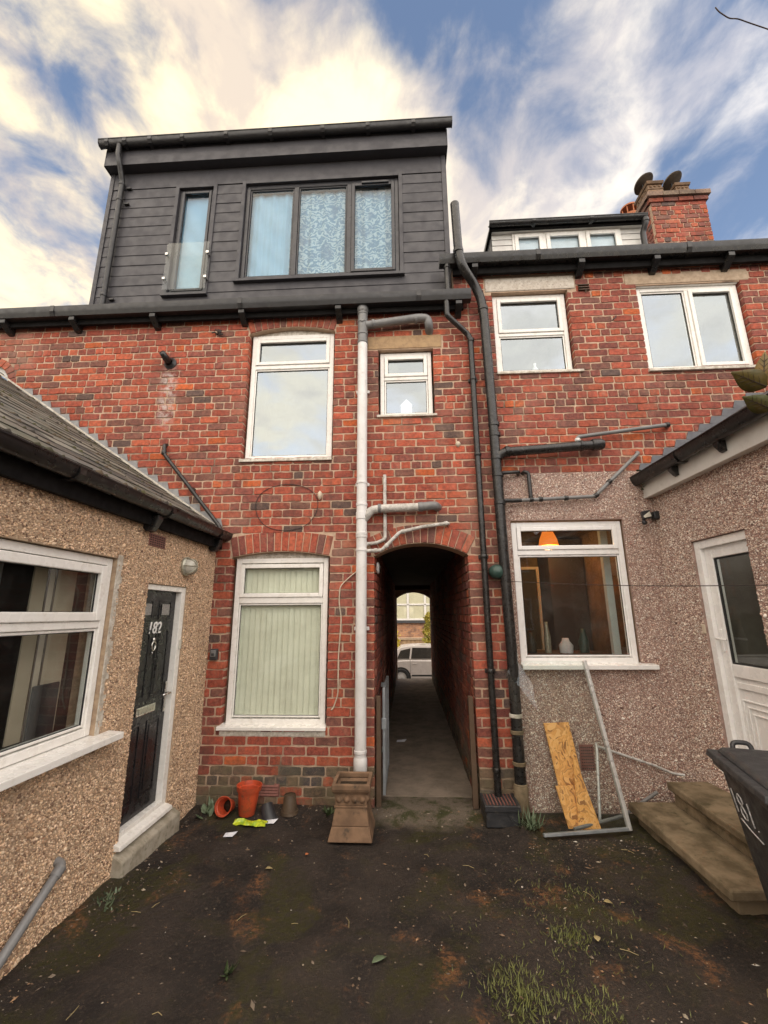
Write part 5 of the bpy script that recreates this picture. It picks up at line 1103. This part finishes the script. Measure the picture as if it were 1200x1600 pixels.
plant_pot('plant_pot', 'mossy brown plant pot standing upside down', (-1.09, -.13, .155), .165, .15, 'plastic_brown', (0, 0, -1), False)
t = MB(); r_ = random.Random(8); g = [[(-1.52+.29*i/8+.01*r_.random(), -.38+.09*j/4-.03*i/8+.02*r_.random(), .02+.035*r_.random()*(1 if 0 < j < 4 else .2)+gz(-1.37, -.36)) for j in range(5)] for i in range(9)]
t.add([p for row in g for p in row], [(i*5+j, (i+1)*5+j, (i+1)*5+j+1, i*5+j+1) for i in range(8) for j in range(4)]); o = t.build('snack_packet', 'packet_yellow'); md = o.modifiers.new('s', 'SOLIDIFY'); md.thickness = .002; tag(o, 'crumpled yellow green wrapper in front of the plant pots', 'litter')
for nm, lab, c, sz in (('paper_scrap', 'white paper scrap in front of the yellow wrapper', (-1.46, -.55), .05), ('paper_scrap', 'pale torn scrap right of the yellow wrapper', (-1.20, -.30), .05), ('paper_scrap', 'small white scrap on the passage floor', (-.11, 2.1), .07)):
    t = MB(); z = (gz(*c) if c[1] < 0 else .006)+.004; t.add([(c[0]-sz,c[1]-sz*.5,z),(c[0]+sz*.6,c[1]-sz*.7,z+.008),(c[0]+sz,c[1]+sz*.5,z+.02),(c[0]-sz*.2,c[1]+sz*.7,z+.004),(c[0]-sz*.9,c[1]+sz*.3,z+.012),(c[0],c[1],z+.022)], [(0,1,5),(1,2,5),(2,3,5),(3,4,5),(4,0,5)])
    o = t.build(nm, 'paper_white'); md = o.modifiers.new('s', 'SOLIDIFY'); md.thickness = .0015; tag(o, lab, 'litter')
# steps
t = empty('door_steps', (2.2, -.75, 0), 'two mossy concrete slab steps up to the white door', 'steps')
m = MB(); m.hexa([(1.86,-1.39,.088),(2.62,-1.36,.088),(2.55,-.16,.088),(1.865,-.17,.088),(1.865,-1.39,.15),(2.62,-1.36,.152),(2.55,-.16,.155),(1.87,-.17,.152)]); m.build('slab', 'concrete', t, bev=.012)
m = MB(); m.box(1.93, 2.545, -1.33, -.19, -.05, .0875); m.build('riser', 'concrete', t, bev=.008)
m = MB(); m.hexa([(2.17,-1.22,.262),(2.62,-1.22,.262),(2.55,-.20,.262),(2.20,-.20,.262),(2.17,-1.22,.322),(2.62,-1.22,.324),(2.55,-.20,.325),(2.20,-.20,.322)]); m.build('slab', 'concrete', t, bev=.012)
m = MB(); m.box(2.235, 2.545, -1.18, -.23, .153, .2615); m.build('riser', 'concrete', t, bev=.008)
# wheelie bin
def wheelie_bin():
    far = Vector((1.765, -1.555, 0)); sd = Vector((-.28, -.96, 0)).normalized(); rt = Vector((-sd.y, sd.x, 0))   # along the side towards the camera; across to the right
    Wd, Dp = .56, .70
    P = lambda a, b, z: tuple(far + rt*a + sd*b + Vector((0, 0, z)))
    t = empty('wheelie_bin', P(Wd/2, Dp/2, 0), 'dark grey wheelie bin with 181 chalked on its side', 'bin')
    T = lambda a, b, z: P(a, b, z)
    m = MB(T); k = .075
    m.hexa([(k+.09,k+.02,.03),(Wd-k-.03,k+.02,.03),(Wd-k-.03,Dp-k-.06,.03),(k+.09,Dp-k-.06,.03),(.035,.04,.90),(Wd-.035,.04,.90),(Wd-.035,Dp-.05,.90),(.035,Dp-.05,.90)]); m.build('body', 'bin_grey', t, bev=.018)
    m = MB(T); m.hexa([(.012,.015,.875),(Wd-.012,.015,.875),(Wd-.012,Dp-.02,.875),(.012,Dp-.02,.875),(.008,.012,.915),(Wd-.008,.012,.915),(Wd-.008,Dp-.015,.915),(.008,Dp-.015,.915)]); m.build('rim', 'bin_grey', t, bev=.008)
    m = MB(T); m.hexa([(-.012,-.01,.916),(Wd+.012,-.01,.916),(Wd+.012,Dp+.02,.916),(-.012,Dp+.02,.916),(-.006,-.005,.952),(Wd+.006,-.005,.952),(Wd+.006,Dp+.015,.952),(-.006,Dp+.015,.952)])
    lid = m.build('lid', 'bin_grey', t, bev=.008)
    m = MB(T); m.hexa([(.03,.03,.9525),(Wd-.03,.03,.9525),(Wd-.03,Dp-.03,.9525),(.03,Dp-.03,.9525),(.055,.06,.985),(Wd-.055,.06,.985),(Wd-.055,Dp-.06,.975),(.055,Dp-.06,.975)]); m.build('lid_crown', 'bin_grey', lid, bev=.012)
    for a in (.17, .40):
        m = MB(T); m.tube(fillet([(a-.045, .025, .93), (a-.045, -.0, 1.0), (a+.045, -.0, 1.0), (a+.045, .025, .93)], .03, 4), .013, 10); m.build('hinge_handle', 'plastic_black', t, smooth='auto')
    for a in (.19, Wd-.06):
        q = MB(); c = Vector(P(a, .06, .10)); q.lathe([(.001, -.022), (.05, -.022), (.095, -.02), (.10, -.01), (.10, .01), (.095, .02), (.05, .022), (.001, .022)], c, 24, tuple(rt)); wh = q.build('wheel', 'rubber', t, smooth='auto')
    # hand painted 181 on the side facing the yard
    def S(b, z): 
        f = (z-.03)/.87; a = (k+.09)*(1-f)+.035*f; return Vector(P(a-.007, b, z))
    strokes = [[(.14, .82), (.15, .60)], [(.245, .715), (.212, .74), (.205, .785), (.232, .82), (.268, .805), (.278, .76), (.245, .715), (.212, .675), (.208, .625), (.238, .59), (.278, .605), (.287, .66), (.245, .715)], [(.345, .80), (.352, .59)], [(.40, .60), (.405, .594)], [(.16, .54), (.27, .51), (.41, .50)]]
    q = MB()
    for st in strokes: q.tube([S(.135+(p[0]-.14)*.92, .74+(p[1]-.71)*.5) for p in st], .0034, 6)
    q.build('painted_number', 'chalk_white', t, label='hand painted white 181')
wheelie_bin()
# shower screen, boards, tubes
t = empty('shower_screen', (1.4, -.3, 0), 'glass shower screen in an aluminium frame leaning under the kitchen window', 'shower screen')
BLc, BRc, TRc = Vector((1.05, -.49, .012)), Vector((1.765, -.36, .012)), Vector((1.64, -.115, 1.30))
up = TRc-BRc; TLc = BLc+up + Vector((-.035, .14, -.0)); nrm = (BRc-BLc).cross(up).normalized()
def scr(u, v): return (BLc.lerp(BRc, u)).lerp(TLc.lerp(TRc, u), v)
poly = [scr(0, 0), scr(1, 0), scr(1, 1)] + [scr(.30-.30*math.sin(a)+.0, 1-.14+.14*math.cos(a)) for a in np.linspace(0, math.pi/2, 10)]
m = MB(); n = len(poly); off = nrm*.005
m.add([tuple(p) for p in poly]+[tuple(p+off) for p in poly], [tuple(range(n)), tuple(range(2*n-1, n-1, -1))]+[(i, i+n, (i+1) % n+n, (i+1) % n) for i in range(n)]); m.build('glass_panel', 'glass_clear', t)
def bar(par, a, b, w, name, mat, side):
    a, b = Vector(a), Vector(b); d = (b-a).normalized(); s = (side - d*side.dot(d)).normalized()*w; q = nrm*.018; m = MB()
    m.hexa([tuple(p) for p in (a-q, a+s-q, a+s+q, a-q+q*2, b-q, b+s-q, b+s+q, b-q+q*2)]); return m.build(name, mat, par, bev=.003)
ac = (BRc-BLc).normalized()
fr_ = bar(t, BRc, TRc, .028, 'side_rail', 'aluminium', ac); bar(fr_, BRc-nrm*.02+ac*.009, TRc-nrm*.02+ac*.009, .008, 'rail_groove', 'pipe_grey', ac)
bar(t, BLc+Vector((0, 0, .0)), BRc, .022, 'bottom_rail', 'galvanised', up.normalized())
m = MB(); m.box(-.03, .03, -.012, .012, -.008, .008); o = m.build('hinge_pin', 'plastic_black', t); o.location = scr(.03, .78)-ORG[t.name]
def plank(name, label, quad, th, mat, cat):
    q = [Vector(p) for p in quad]; nn = (q[1]-q[0]).cross(q[3]-q[0]).normalized()*-th; c = sum(q, Vector())/4
    me = bpy.data.meshes.new(name); me.from_pydata([tuple(p-c) for p in q]+[tuple(p+nn-c) for p in q], [], [(0,1,2,3),(7,6,5,4),(0,4,5,1),(1,5,6,2),(2,6,7,3),(3,7,4,0)]); me.materials.append(MAT[mat])
    o = bpy.data.objects.new(name, me); COL.objects.link(o); o.location = c; tag(o, label, cat); b = o.modifiers.new('b', 'BEVEL'); b.width = .002; return o
plank('chipboard', 'tall orange chipboard offcut leaning on the pebbledash', [(1.33, -.215, .008), (1.545, -.205, .008), (1.475, -.055, .755), (1.245, -.055, .745)], .016, 'osb', 'board')
plank('chipboard', 'short chipboard offcut leaning in front of the tall chipboard', [(1.300, -.335, .006), (1.510, -.315, .006), (1.455, -.222, .29), (1.250, -.240, .29)], .014, 'osb', 'board')
plank('chipboard', 'pale pointed chipboard sliver leaning on the other chipboards', [(1.375, -.350, .006), (1.565, -.330, .006), (1.455, -.185, .50), (1.440, -.187, .50)], .010, 'osb', 'board')
m = MB(); m.tube(fillet([(1.60, -.22, .012), (1.675, -.13, .555), (1.70, -.06, .575)], .02, 4), .012, 10); tag(m.build('metal_tube', 'aluminium', smooth='auto'), 'thin upright metal tube leaning behind the shower screen', 'tube')
m = MB(); m.tube(fillet([(1.70, -.05, .555), (2.20, -.07, .40), (2.325, -.075, .345), (2.42, -.10, .338)], .04, 4), .011, 10); tag(m.build('metal_tube', 'aluminium', smooth='auto'), 'bent thin metal tube running from the screen to the top step', 'tube')
m = MB(); m.tube([(1.33, -.375, .022), (1.80, -.205, .055), (2.16, -.10, .20)], .014, 10); tag(m.build('metal_tube', 'pipe_grey', smooth='auto'), 'grey rail lying from the chipboard up to the steps', 'tube')

# ------------------------------------------------------------------ plants and litter
def leaf_mesh(mb, base, dirv, nv, ln, wd, fold=.25, seg=4, droop=.2):
    d = Vector(dirv).normalized(); nn = Vector(nv); nn = (nn-d*nn.dot(d)).normalized(); s = d.cross(nn); vs = []; fs = []
    for i in range(seg+1):
        t_ = i/seg; w2 = wd*math.sin(math.pi*min(.97, max(.04, t_**.8)))*.5; c = Vector(base)+d*ln*t_-nn*droop*ln*t_*t_
        vs += [tuple(c+s*w2+nn*w2*fold), tuple(c), tuple(c-s*w2+nn*w2*fold)]
    for i in range(seg): a = i*3; fs += [(a, a+1, a+4, a+3), (a+1, a+2, a+5, a+4)]
    mb.add(vs, fs)
def tuft(name, label, c, n, hgt, spread, mat, cat, wd=.006, seed=0, group=None):
    r = random.Random(seed); m = MB()
    for i in range(n):
        a = r.uniform(0, 6.283); q = spread*r.random()**.8*1.15; x, y = c[0]+q*math.cos(a), c[1]+q*math.sin(a); ln = hgt*r.uniform(.5, 1.15); b = r.uniform(0, 6.283); le = r.uniform(.5, 3.0)
        leaf_mesh(m, (x, y, gz(x, y)-.004), (math.cos(b)*le, math.sin(b)*le, 1), (math.cos(b), math.sin(b), .3), ln, wd*r.uniform(.7, 1.3), .1, 3, -r.uniform(-.5, .1))
    return tag(m.build(name, mat, smooth=True), label, cat, group)
tuft('grass_tuft', 'loose grass tuft nearest the leaf litter right of centre', (.853, -1.60), 240, .040, .10, 'grass', 'grass', .0034, 1)
tuft('grass_tuft', 'largest grass tuft at the bottom edge of the yard', (.49, -1.99), 520, .042, .15, 'grass', 'grass', .0034, 2)
tuft('grass_tuft', 'grass tuft at the bottom edge right of the largest tuft', (.79, -2.03), 260, .036, .12, 'grass', 'grass', .0034, 3)
tuft('grass_tuft', 'sparse mossy grass patch beside the fallen yellow leaf', (1.05, -1.20), 90, .03, .10, 'grass', 'grass', .004, 4)
def sparse_grass():
    r = random.Random(33); m = MB()
    for i in range(620):
        if i % 2: x, y = r.gauss(.68, .30), r.gauss(-1.85, .22)
        else: x, y = r.gauss(1.0, .22), r.gauss(-1.35, .25)
        if x > 1.8: continue
        b = r.uniform(0, 6.283); le = r.uniform(.6, 3); leaf_mesh(m, (x, y, gz(x, y)-.003), (math.cos(b)*le, math.sin(b)*le, 1), (math.cos(b), math.sin(b), .3), r.uniform(.012, .04), .0035, .1, 2, .2)
    tag(m.build('sparse_grass', 'grass'), 'thin scattered grass blades between the tufts', 'grass', kind='stuff')
sparse_grass()
tuft('weed', 'small rosette weed alone in the lower left of the yard', (-.93, -1.88), 12, .075, .02, 'leaf_weed', 'weed', .018, 5)
tuft('weed', 'feathery weed between the gully box and the shower screen', (.99, -.30), 70, .14, .075, 'leaf_pale', 'weed', .012, 6)
tuft('weed', 'broad leaved weed in the corner beside the black door', (-1.83, -.20), 16, .13, .09, 'leaf_pale', 'weed', .045, 7)
tuft('weed', 'green weed at the wall beside the clay chimney pot', (-.74, -.14), 14, .09, .03, 'leaf_weed', 'weed', .03, 8)
tuft('weed', 'low weeds along the foot of the left pebbledash wall', (-1.88, -1.42), 40, .05, .10, 'leaf_pale', 'weed', .015, 9)
m = MB(); r_ = random.Random(3)
for i in range(26): a = r_.uniform(0, 6.283); leaf_mesh(m, (2.455+r_.uniform(-.03, .02), -.06+r_.uniform(-.05, .03), 3.02+r_.uniform(-.06, .16)), (math.cos(a), -abs(math.sin(a)), r_.uniform(-.3, .8)), (0, 0, 1), r_.uniform(.02, .05), .018)
tag(m.build('weed', 'leaf_weed', smooth=True), 'weeds sprouting from the end of the right extension gutter', 'weed')
for i, (x, y, ln, wd, a, mt, lab) in enumerate(((-.21, -1.83, .085, .04, .6, 'leaf_pale', 'large pale green fallen leaf in the middle foreground'), (1.17, -1.28, .05, .035, -.3, 'leaf_dead', 'yellow fallen leaf near the middle right of the yard'), (.98, -1.66, .045, .035, 1.4, 'leaf_dead', 'yellow fallen leaf beside a grass tuft'), (-1.02, -1.02, .05, .03, .1, 'leaf_dead', 'pale brown fallen leaf on the left side of the yard'), (-.78, -.84, .03, .028, .8, 'terracotta_red', 'orange scrap in front of the clay chimney pot'))):
    m = MB(); z = gz(x, y)+.012; leaf_mesh(m, (x, y, z), (math.cos(a), math.sin(a), .12), (0, 0, 1), ln, wd, .35, 4, .15); o = m.build('fallen_leaf', mt, smooth=True); md = o.modifiers.new('s', 'SOLIDIFY'); md.thickness = .001; tag(o, lab, 'leaf')
def specks():
    r = np.random.default_rng(11); m = MB(); n = 3800
    pal = [(.50,.46,.40), (.36,.30,.22), (.30,.18,.10), (.24,.19,.14), (.10,.075,.055), (.075,.06,.045), (.14,.10,.07), (.19,.125,.08)]
    for i in range(n):
        q_ = r.random()
        if q_ < .45: x, y = r.uniform(-2.0, 2.5), -3.0+3.0*r.random()**.85
        elif q_ < .60: x, y = -2.0+abs(r.normal(0, .16)), r.uniform(-2.4, -.1)
        elif q_ < .75: x, y = r.uniform(-2.0, 1.0), -abs(r.normal(.02, .15))
        elif q_ < .85: x, y = r.uniform(.9, 1.9), -.45-abs(r.normal(0, .2))
        else: x, y = r.normal(.9, .45), r.normal(-1.5, .45)
        if x < -1.98 or y > -.01: continue
        if x > 1.85 and y > -1.4: continue
        if .62 < x < .94 and y > -.3: continue
        if -.68 < x < -.28 and -.64 < y < -.24: continue
        big = r.random() < .03; s = r.lognormal(math.log(.0042), .45)*(2.0 if big else 1); z = gz(x, y)+s*.25; m.c = tuple(np.array(pal[min(7, int(8*r.random()**.62))])*r.uniform(.7, 1.1)); a = r.uniform(0, 6.28)
        l = s*r.uniform(1, 2.6) if r.random() < .35 else s
        ca, sa = math.cos(a), math.sin(a)
        m.add([(x+ca*l, y+sa*l, z), (x-sa*s*.7, y+ca*s*.7, z), (x-ca*l, y-sa*l, z), (x+sa*s*.7, y-ca*s*.7, z), (x, y, z+s*.6)], [(0,1,4),(1,2,4),(2,3,4),(3,0,4)])
    o = m.build('debris', 'speck'); tag(o, 'small stones, chips and leaf bits scattered over the dark yard', 'debris', kind='stuff')
    m = MB()
    for i in range(16):
        x, y = r.uniform(-1.7, 1.7), r.uniform(-2.3, -.3); a = r.uniform(0, 6.28); ln = r.uniform(.03, .09); z = gz(x, y)+.005; b = a+r.uniform(-.6, .6)
        m.tube([(x, y, z), (x+ln*.5*math.cos(a), y+ln*.5*math.sin(a), z+.006), (x+ln*.5*(math.cos(a)+math.cos(b)), y+ln*.5*(math.sin(a)+math.sin(b)), z)], .0014, 5)
    o = m.build('twigs', 'leaf_dead'); tag(o, 'thin dry twigs and stalks strewn on the yard', 'twigs', kind='stuff')
specks()
t = empty('shrub_branch', (1.75, -3.05, 0), 'shrub branch with large olive leaves reaching in at the right edge', 'shrub')
m = MB(); m.tube([(2.0, -3.25, 0), (1.95, -3.2, 1.2), (1.75, -3.08, 2.2), (1.46, -2.96, 2.50), (1.36, -2.94, 2.55)], [.02, .016, .010, .006, .004], 10); m.build('stem', 'twig', t, smooth=True)
br = Vector((1.35, -2.935, 2.56)); RV, UV = Vector((1, .05, 0)), Vector((.01, -.23, .97))
for (bu, bv, du, dv, wd, mt) in ((.0, .0, -.125, .052, .082, 'leaf_olive'), (-.012, .012, .006, .118, .055, 'leaf_amber'), (.02, -.085, -.105, .045, .07, 'leaf'), (.05, .04, .10, .07, .07, 'leaf_olive'), (.06, -.05, .11, -.03, .07, 'leaf')):
    m = MB(); leaf_mesh(m, br+RV*bu+UV*bv, RV*du+UV*dv, (-.6, -.7, -.35), math.hypot(du, dv), wd, .12, 10, .08); o = m.build('leaf', mt, t, smooth=True); md = o.modifiers.new('s', 'SOLIDIFY'); md.thickness = .0012
    d_ = (RV*du+UV*dv); b0 = br+RV*bu+UV*bv; nv = Vector((-.6, -.7, -.35)).normalized(); sd_ = d_.normalized().cross(nv); q = MB(); cp = lambda k: b0+d_*k-nv*-(.0016)-nv*(.08*d_.length*k*k)
    q.tube([tuple(cp(k)+nv*.002) for k in (0, .25, .5, .75, .95)], [.0022, .0018, .0014, .001, .0006], 6)
    for k in (.2, .36, .52, .68):
        for sg in (-1, 1): q.tube([tuple(cp(k)+nv*.002), tuple(cp(k+.16)+sd_*sg*wd*.30+nv*.0065)], [.0011, .0005], 5)
    q.build('vein', 'twig', o)
m = MB(); m.tube(fillet([(1.485, -2.966, 4.485), (1.50, -2.962, 4.462), (1.545, -2.955, 4.425), (1.585, -2.95, 4.432), (1.64, -2.94, 4.418), (1.75, -2.93, 4.37), (2.1, -3.0, 3.0), (2.2, -3.1, 0)], .02, 4), [.0018]*4+[.0022]*60 if False else .0024, 8)
tag(m.build('twig', 'twig', smooth=True), 'bare thin twig against the sky at the top right', 'twig')
# a small shaving of mortar lump on the facade and an old nail line
m = MB(); m.lathe([(.001, .03), (.02, .02), (.03, .0), (.02, -.03), (.001, -.04)], (.59, -.004, 3.55), 10); tag(m.build('mortar_lump', 'cable_cream', smooth=True), 'small pale mortar lump beside the slim drainpipe at upper window height', 'fitting')

# ------------------------------------------------------------------ the street beyond the passage
def hedge(name, label, c, sx, sy, h, mat, n, seed, cat='hedge'):
    t = empty(name, (c[0], c[1], c[2]), label, cat); r = random.Random(seed); m = MB()
    for i in range(n):
        a = r.uniform(0, 6.283); z = h*r.random(); k = (1-.45*(z/h)**2)*(.65+.35*r.random()); x = c[0]+sx*k*math.cos(a)*r.uniform(.6, 1); y = c[1]+sy*k*math.sin(a)*r.uniform(.6, 1)
        leaf_mesh(m, (x, y, c[2]+z), (r.uniform(-1, 1), r.uniform(-1, 1), r.uniform(-.2, 1)), (r.uniform(-1, 1), -1, r.uniform(-1, 1)), r.uniform(.07, .15), .07, .2, 2)
    m.build('foliage', mat, t); q = MB()
    for k in range(4): q.tube([(c[0]+.08*k-.12, c[1], c[2]), (c[0]+(.2*k-.3)*sx, c[1], c[2]+h*.8)], [.03, .008], 7)
    q.build('stem', 'twig', t)
hedge('hedge', 'yellow green leafy hedge at the right of the passage exit', (1.02, 14.6, -.9), .50, .5, 2.6, 'leaf_hedge', 2200, 21)
hedge('shrub', 'bright yellow shrub at the left of the passage exit', (-.66, 15.2, -.9), .45, .4, 1.95, 'leaf_yellow', 900, 22, 'shrub')
m = MB(); m.box(-12, 12, 17.6, 17.9, -.9, .45); wl2 = tag(m.build('garden_wall', 'stonewall'), 'low stone garden wall across the street behind the car', 'wall'); m = MB(); m.box(-12, 12, 17.55, 17.95, .451, .55); m.build('coping', 'stone', wl2, bev=.01)
t = empty('street_house', (0, 21, -.9), 'brick house with a wide white window across the street', 'house')
sliced_wall(FA, -6, 6, -.9, 6.0, [(-.80, 1.75, 1.35, 3.35)], 20.06, 20.4).build('wall', 'far_brick', t)
w_ = window(FA, t, -.80, 1.75, 1.35, 3.35, 20.0, [(-.72, .0, 1.43, 2.17, False), (-.72, .0, 2.23, 3.27, False), (.09, .95, 1.43, 2.17, False), (.09, .95, 2.23, 3.27, False), (1.04, 1.67, 1.43, 2.17, False), (1.04, 1.67, 2.23, 3.27, False)], fw=.08, bars=[(.0, .09, 1.43, 3.27), (.95, 1.04, 1.43, 3.27), (-.72, 1.67, 2.17, 2.23)], room='curtain_cream', roomd=.3)
m = MB(); m.box(-.72, 1.67, 20.05, 20.06, 1.40, 3.30); m.build('blind', 'blind_bright', w_)
m = MB(); m.box(-.95, 1.9, 19.93, 20.06, 1.20, 1.345); m.build('sill', 'slate_plain', w_); m = MB(); m.add([(-6,19.8,6.0),(6,19.8,6.0),(6,23.5,8.6),(-6,23.5,8.6)], [(0,1,2,3)]); m.build('roof', 'slate_plain', t)
def car():
    X0, Y0, Z0 = -1.05, 12.5, -.90
    FX = lambda u, d, w_: (2*X0+4.08-u, d, w_)      # boot to the left, bonnet to the right
    t = empty('parked_car', (X0+2, Y0+.85, Z0), 'pale silver hatchback parked beyond the far end of the passage', 'car')
    lower = [(0, .45), (.03, .30), (.12, .24), (3.95, .24), (4.05, .35), (4.08, .62), (4.02, .86), (3.2, .93), (.9, .93), (.12, .80), (.0, .62)]
    m = MB(FX); wc = [(.80, .30), (3.30, .30)]
    def side(poly, y0, y1, ins=0): return [(X0+x, z+Z0) for x, z in poly]
    m.prism(side(lower, 0, 0), Y0, Y0+1.70); b = m.build('body', 'car_paint', t, bev=.05, smooth='auto')
    cab = [(.95, .931), (3.75, .931), (3.62, 1.15), (3.30, 1.38), (2.85, 1.435), (1.9, 1.43), (1.55, 1.36)]
    vs = [(X0+x, Y0+.02+.16*((z-.93)/.5), Z0+z) for x, z in cab]+[(X0+x, Y0+1.68-.16*((z-.93)/.5), Z0+z) for x, z in cab]; n = len(cab)
    m = MB(FX); m.add(vs, [tuple(range(n)), tuple(range(2*n-1, n-1, -1))]+[(i, i+n, (i+1) % n+n, (i+1) % n) for i in range(n)]); m.build('cabin', 'car_paint', t, bev=.03)
    for pl in ([(1.18, .97), (1.95, .97), (1.95, 1.34), (1.66, 1.32)], [(2.02, .97), (2.92, .97), (2.86, 1.36), (2.02, 1.35)], [(2.98, .97), (3.45, .97), (3.30, 1.26), (2.93, 1.34)]):
        m = MB(FX); m.add([(X0+x, Y0+.010+.16*((z-.93)/.5), Z0+z) for x, z in pl]+[(X0+x, Y0+.05+.16*((z-.93)/.5), Z0+z) for x, z in pl], [(0,1,2,3),(7,6,5,4),(0,4,5,1),(1,5,6,2),(2,6,7,3),(3,7,4,0)]); m.build('side_window', 'glass_dark', t); 
        q = MB(FX); q.add([(X0+x, Y0+.016+.16*((z-.93)/.5), Z0+z) for x, z in pl], [(0,1,2,3)]); q.build('tinted_lining', 'room_dark', t)
    for x in (.80, 3.30):
        for yy, sg in ((Y0+.045, -1), (Y0+1.655, 1)):
            q = MB(FX); q.lathe([(.20, -.09), (.29, -.09), (.31, -.06), (.31, .06), (.29, .09), (.20, .09)], (X0+x, yy, Z0+.31), 28, (0, sg, 0)); wh = q.build('wheel', 'rubber', t, smooth='auto'); q = MB(FX); q.lathe([(.001, .075), (.05, .075), (.19, .06), (.21, .088)], (X0+x, yy, Z0+.31), 20, (0, sg, 0)); q.build('rim', 'aluminium', wh, smooth='auto')
        q = MB(FX); q.lathe([(.001, 0), (.37, 0), (.37, .012), (.001, .012)], (X0+x, Y0-.004, Z0+.31), 30, (0, 1, 0)); q.build('wheel_arch', 'rubber', t)
    for x in (1.15, 2.0, 2.95): q = MB(FX); q.box(X0+x-.004, X0+x+.004, Y0-.003, Y0+.01, Z0+.32, Z0+.925); q.build('door_gap', 'rubber', t)
    for x in (1.75, 2.7): q = MB(FX); q.box(X0+x, X0+x+.16, Y0-.02, Y0-.001, Z0+.78, Z0+.81); q.build('door_handle', 'car_paint', t, bev=.008)
    q = MB(FX); q.box(X0+1.2, X0+2.9, Y0-.012, Y0-.001, Z0+.36, Z0+.41); q.build('side_trim', 'rubber', t, bev=.004)
    q = MB(FX); q.box(X0-.01, X0+.2, Y0+.05, Y0+.35, Z0+.60, Z0+.74); q.build('headlight', 'frosted', t, bev=.02); q = MB(FX); q.box(X0+3.95, X0+4.09, Y0+.02, Y0+.2, Z0+.6, Z0+.85); q.build('tail_light', 'plastic_orange', t, bev=.02)
car()
# the terrace behind the viewer, seen only in the panes
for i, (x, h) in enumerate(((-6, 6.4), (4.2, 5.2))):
    t = empty('brick_house', (x, -17, -.06), ('red brick house with a gable, mirrored in the left upper panes', 'house with a gable, golden sunlight put into its colour, mirrored in the kitchen window')[i], 'house')
    sliced_wall(FA, x-2.6, x+2.6, -.06, h, [], -21.0, -17.0).build('wall', ('far_brick', 'stone_sun_tint')[i], t)
    m = MB(); m.prism([(x-2.6, h), (x+2.6, h), (x, h+2.4)], -21.2, -16.9); m.build('roof', ('far_brick', 'stone_sun_tint')[i], t)
    for wx in (x-1.9, x+.7):
        for wz in (.9, 3.6):
            q = MB(); ring_boxes(q, wx, wx+1.1, wz, wz+1.5, .07, -16.99, -16.95); wf = q.build('window', 'upvc', t); q = MB(); q.box(wx+.07, wx+1.03, -16.99, -16.98, wz+.07, wz+1.43); q.build('pane', 'glass_dark', wf)
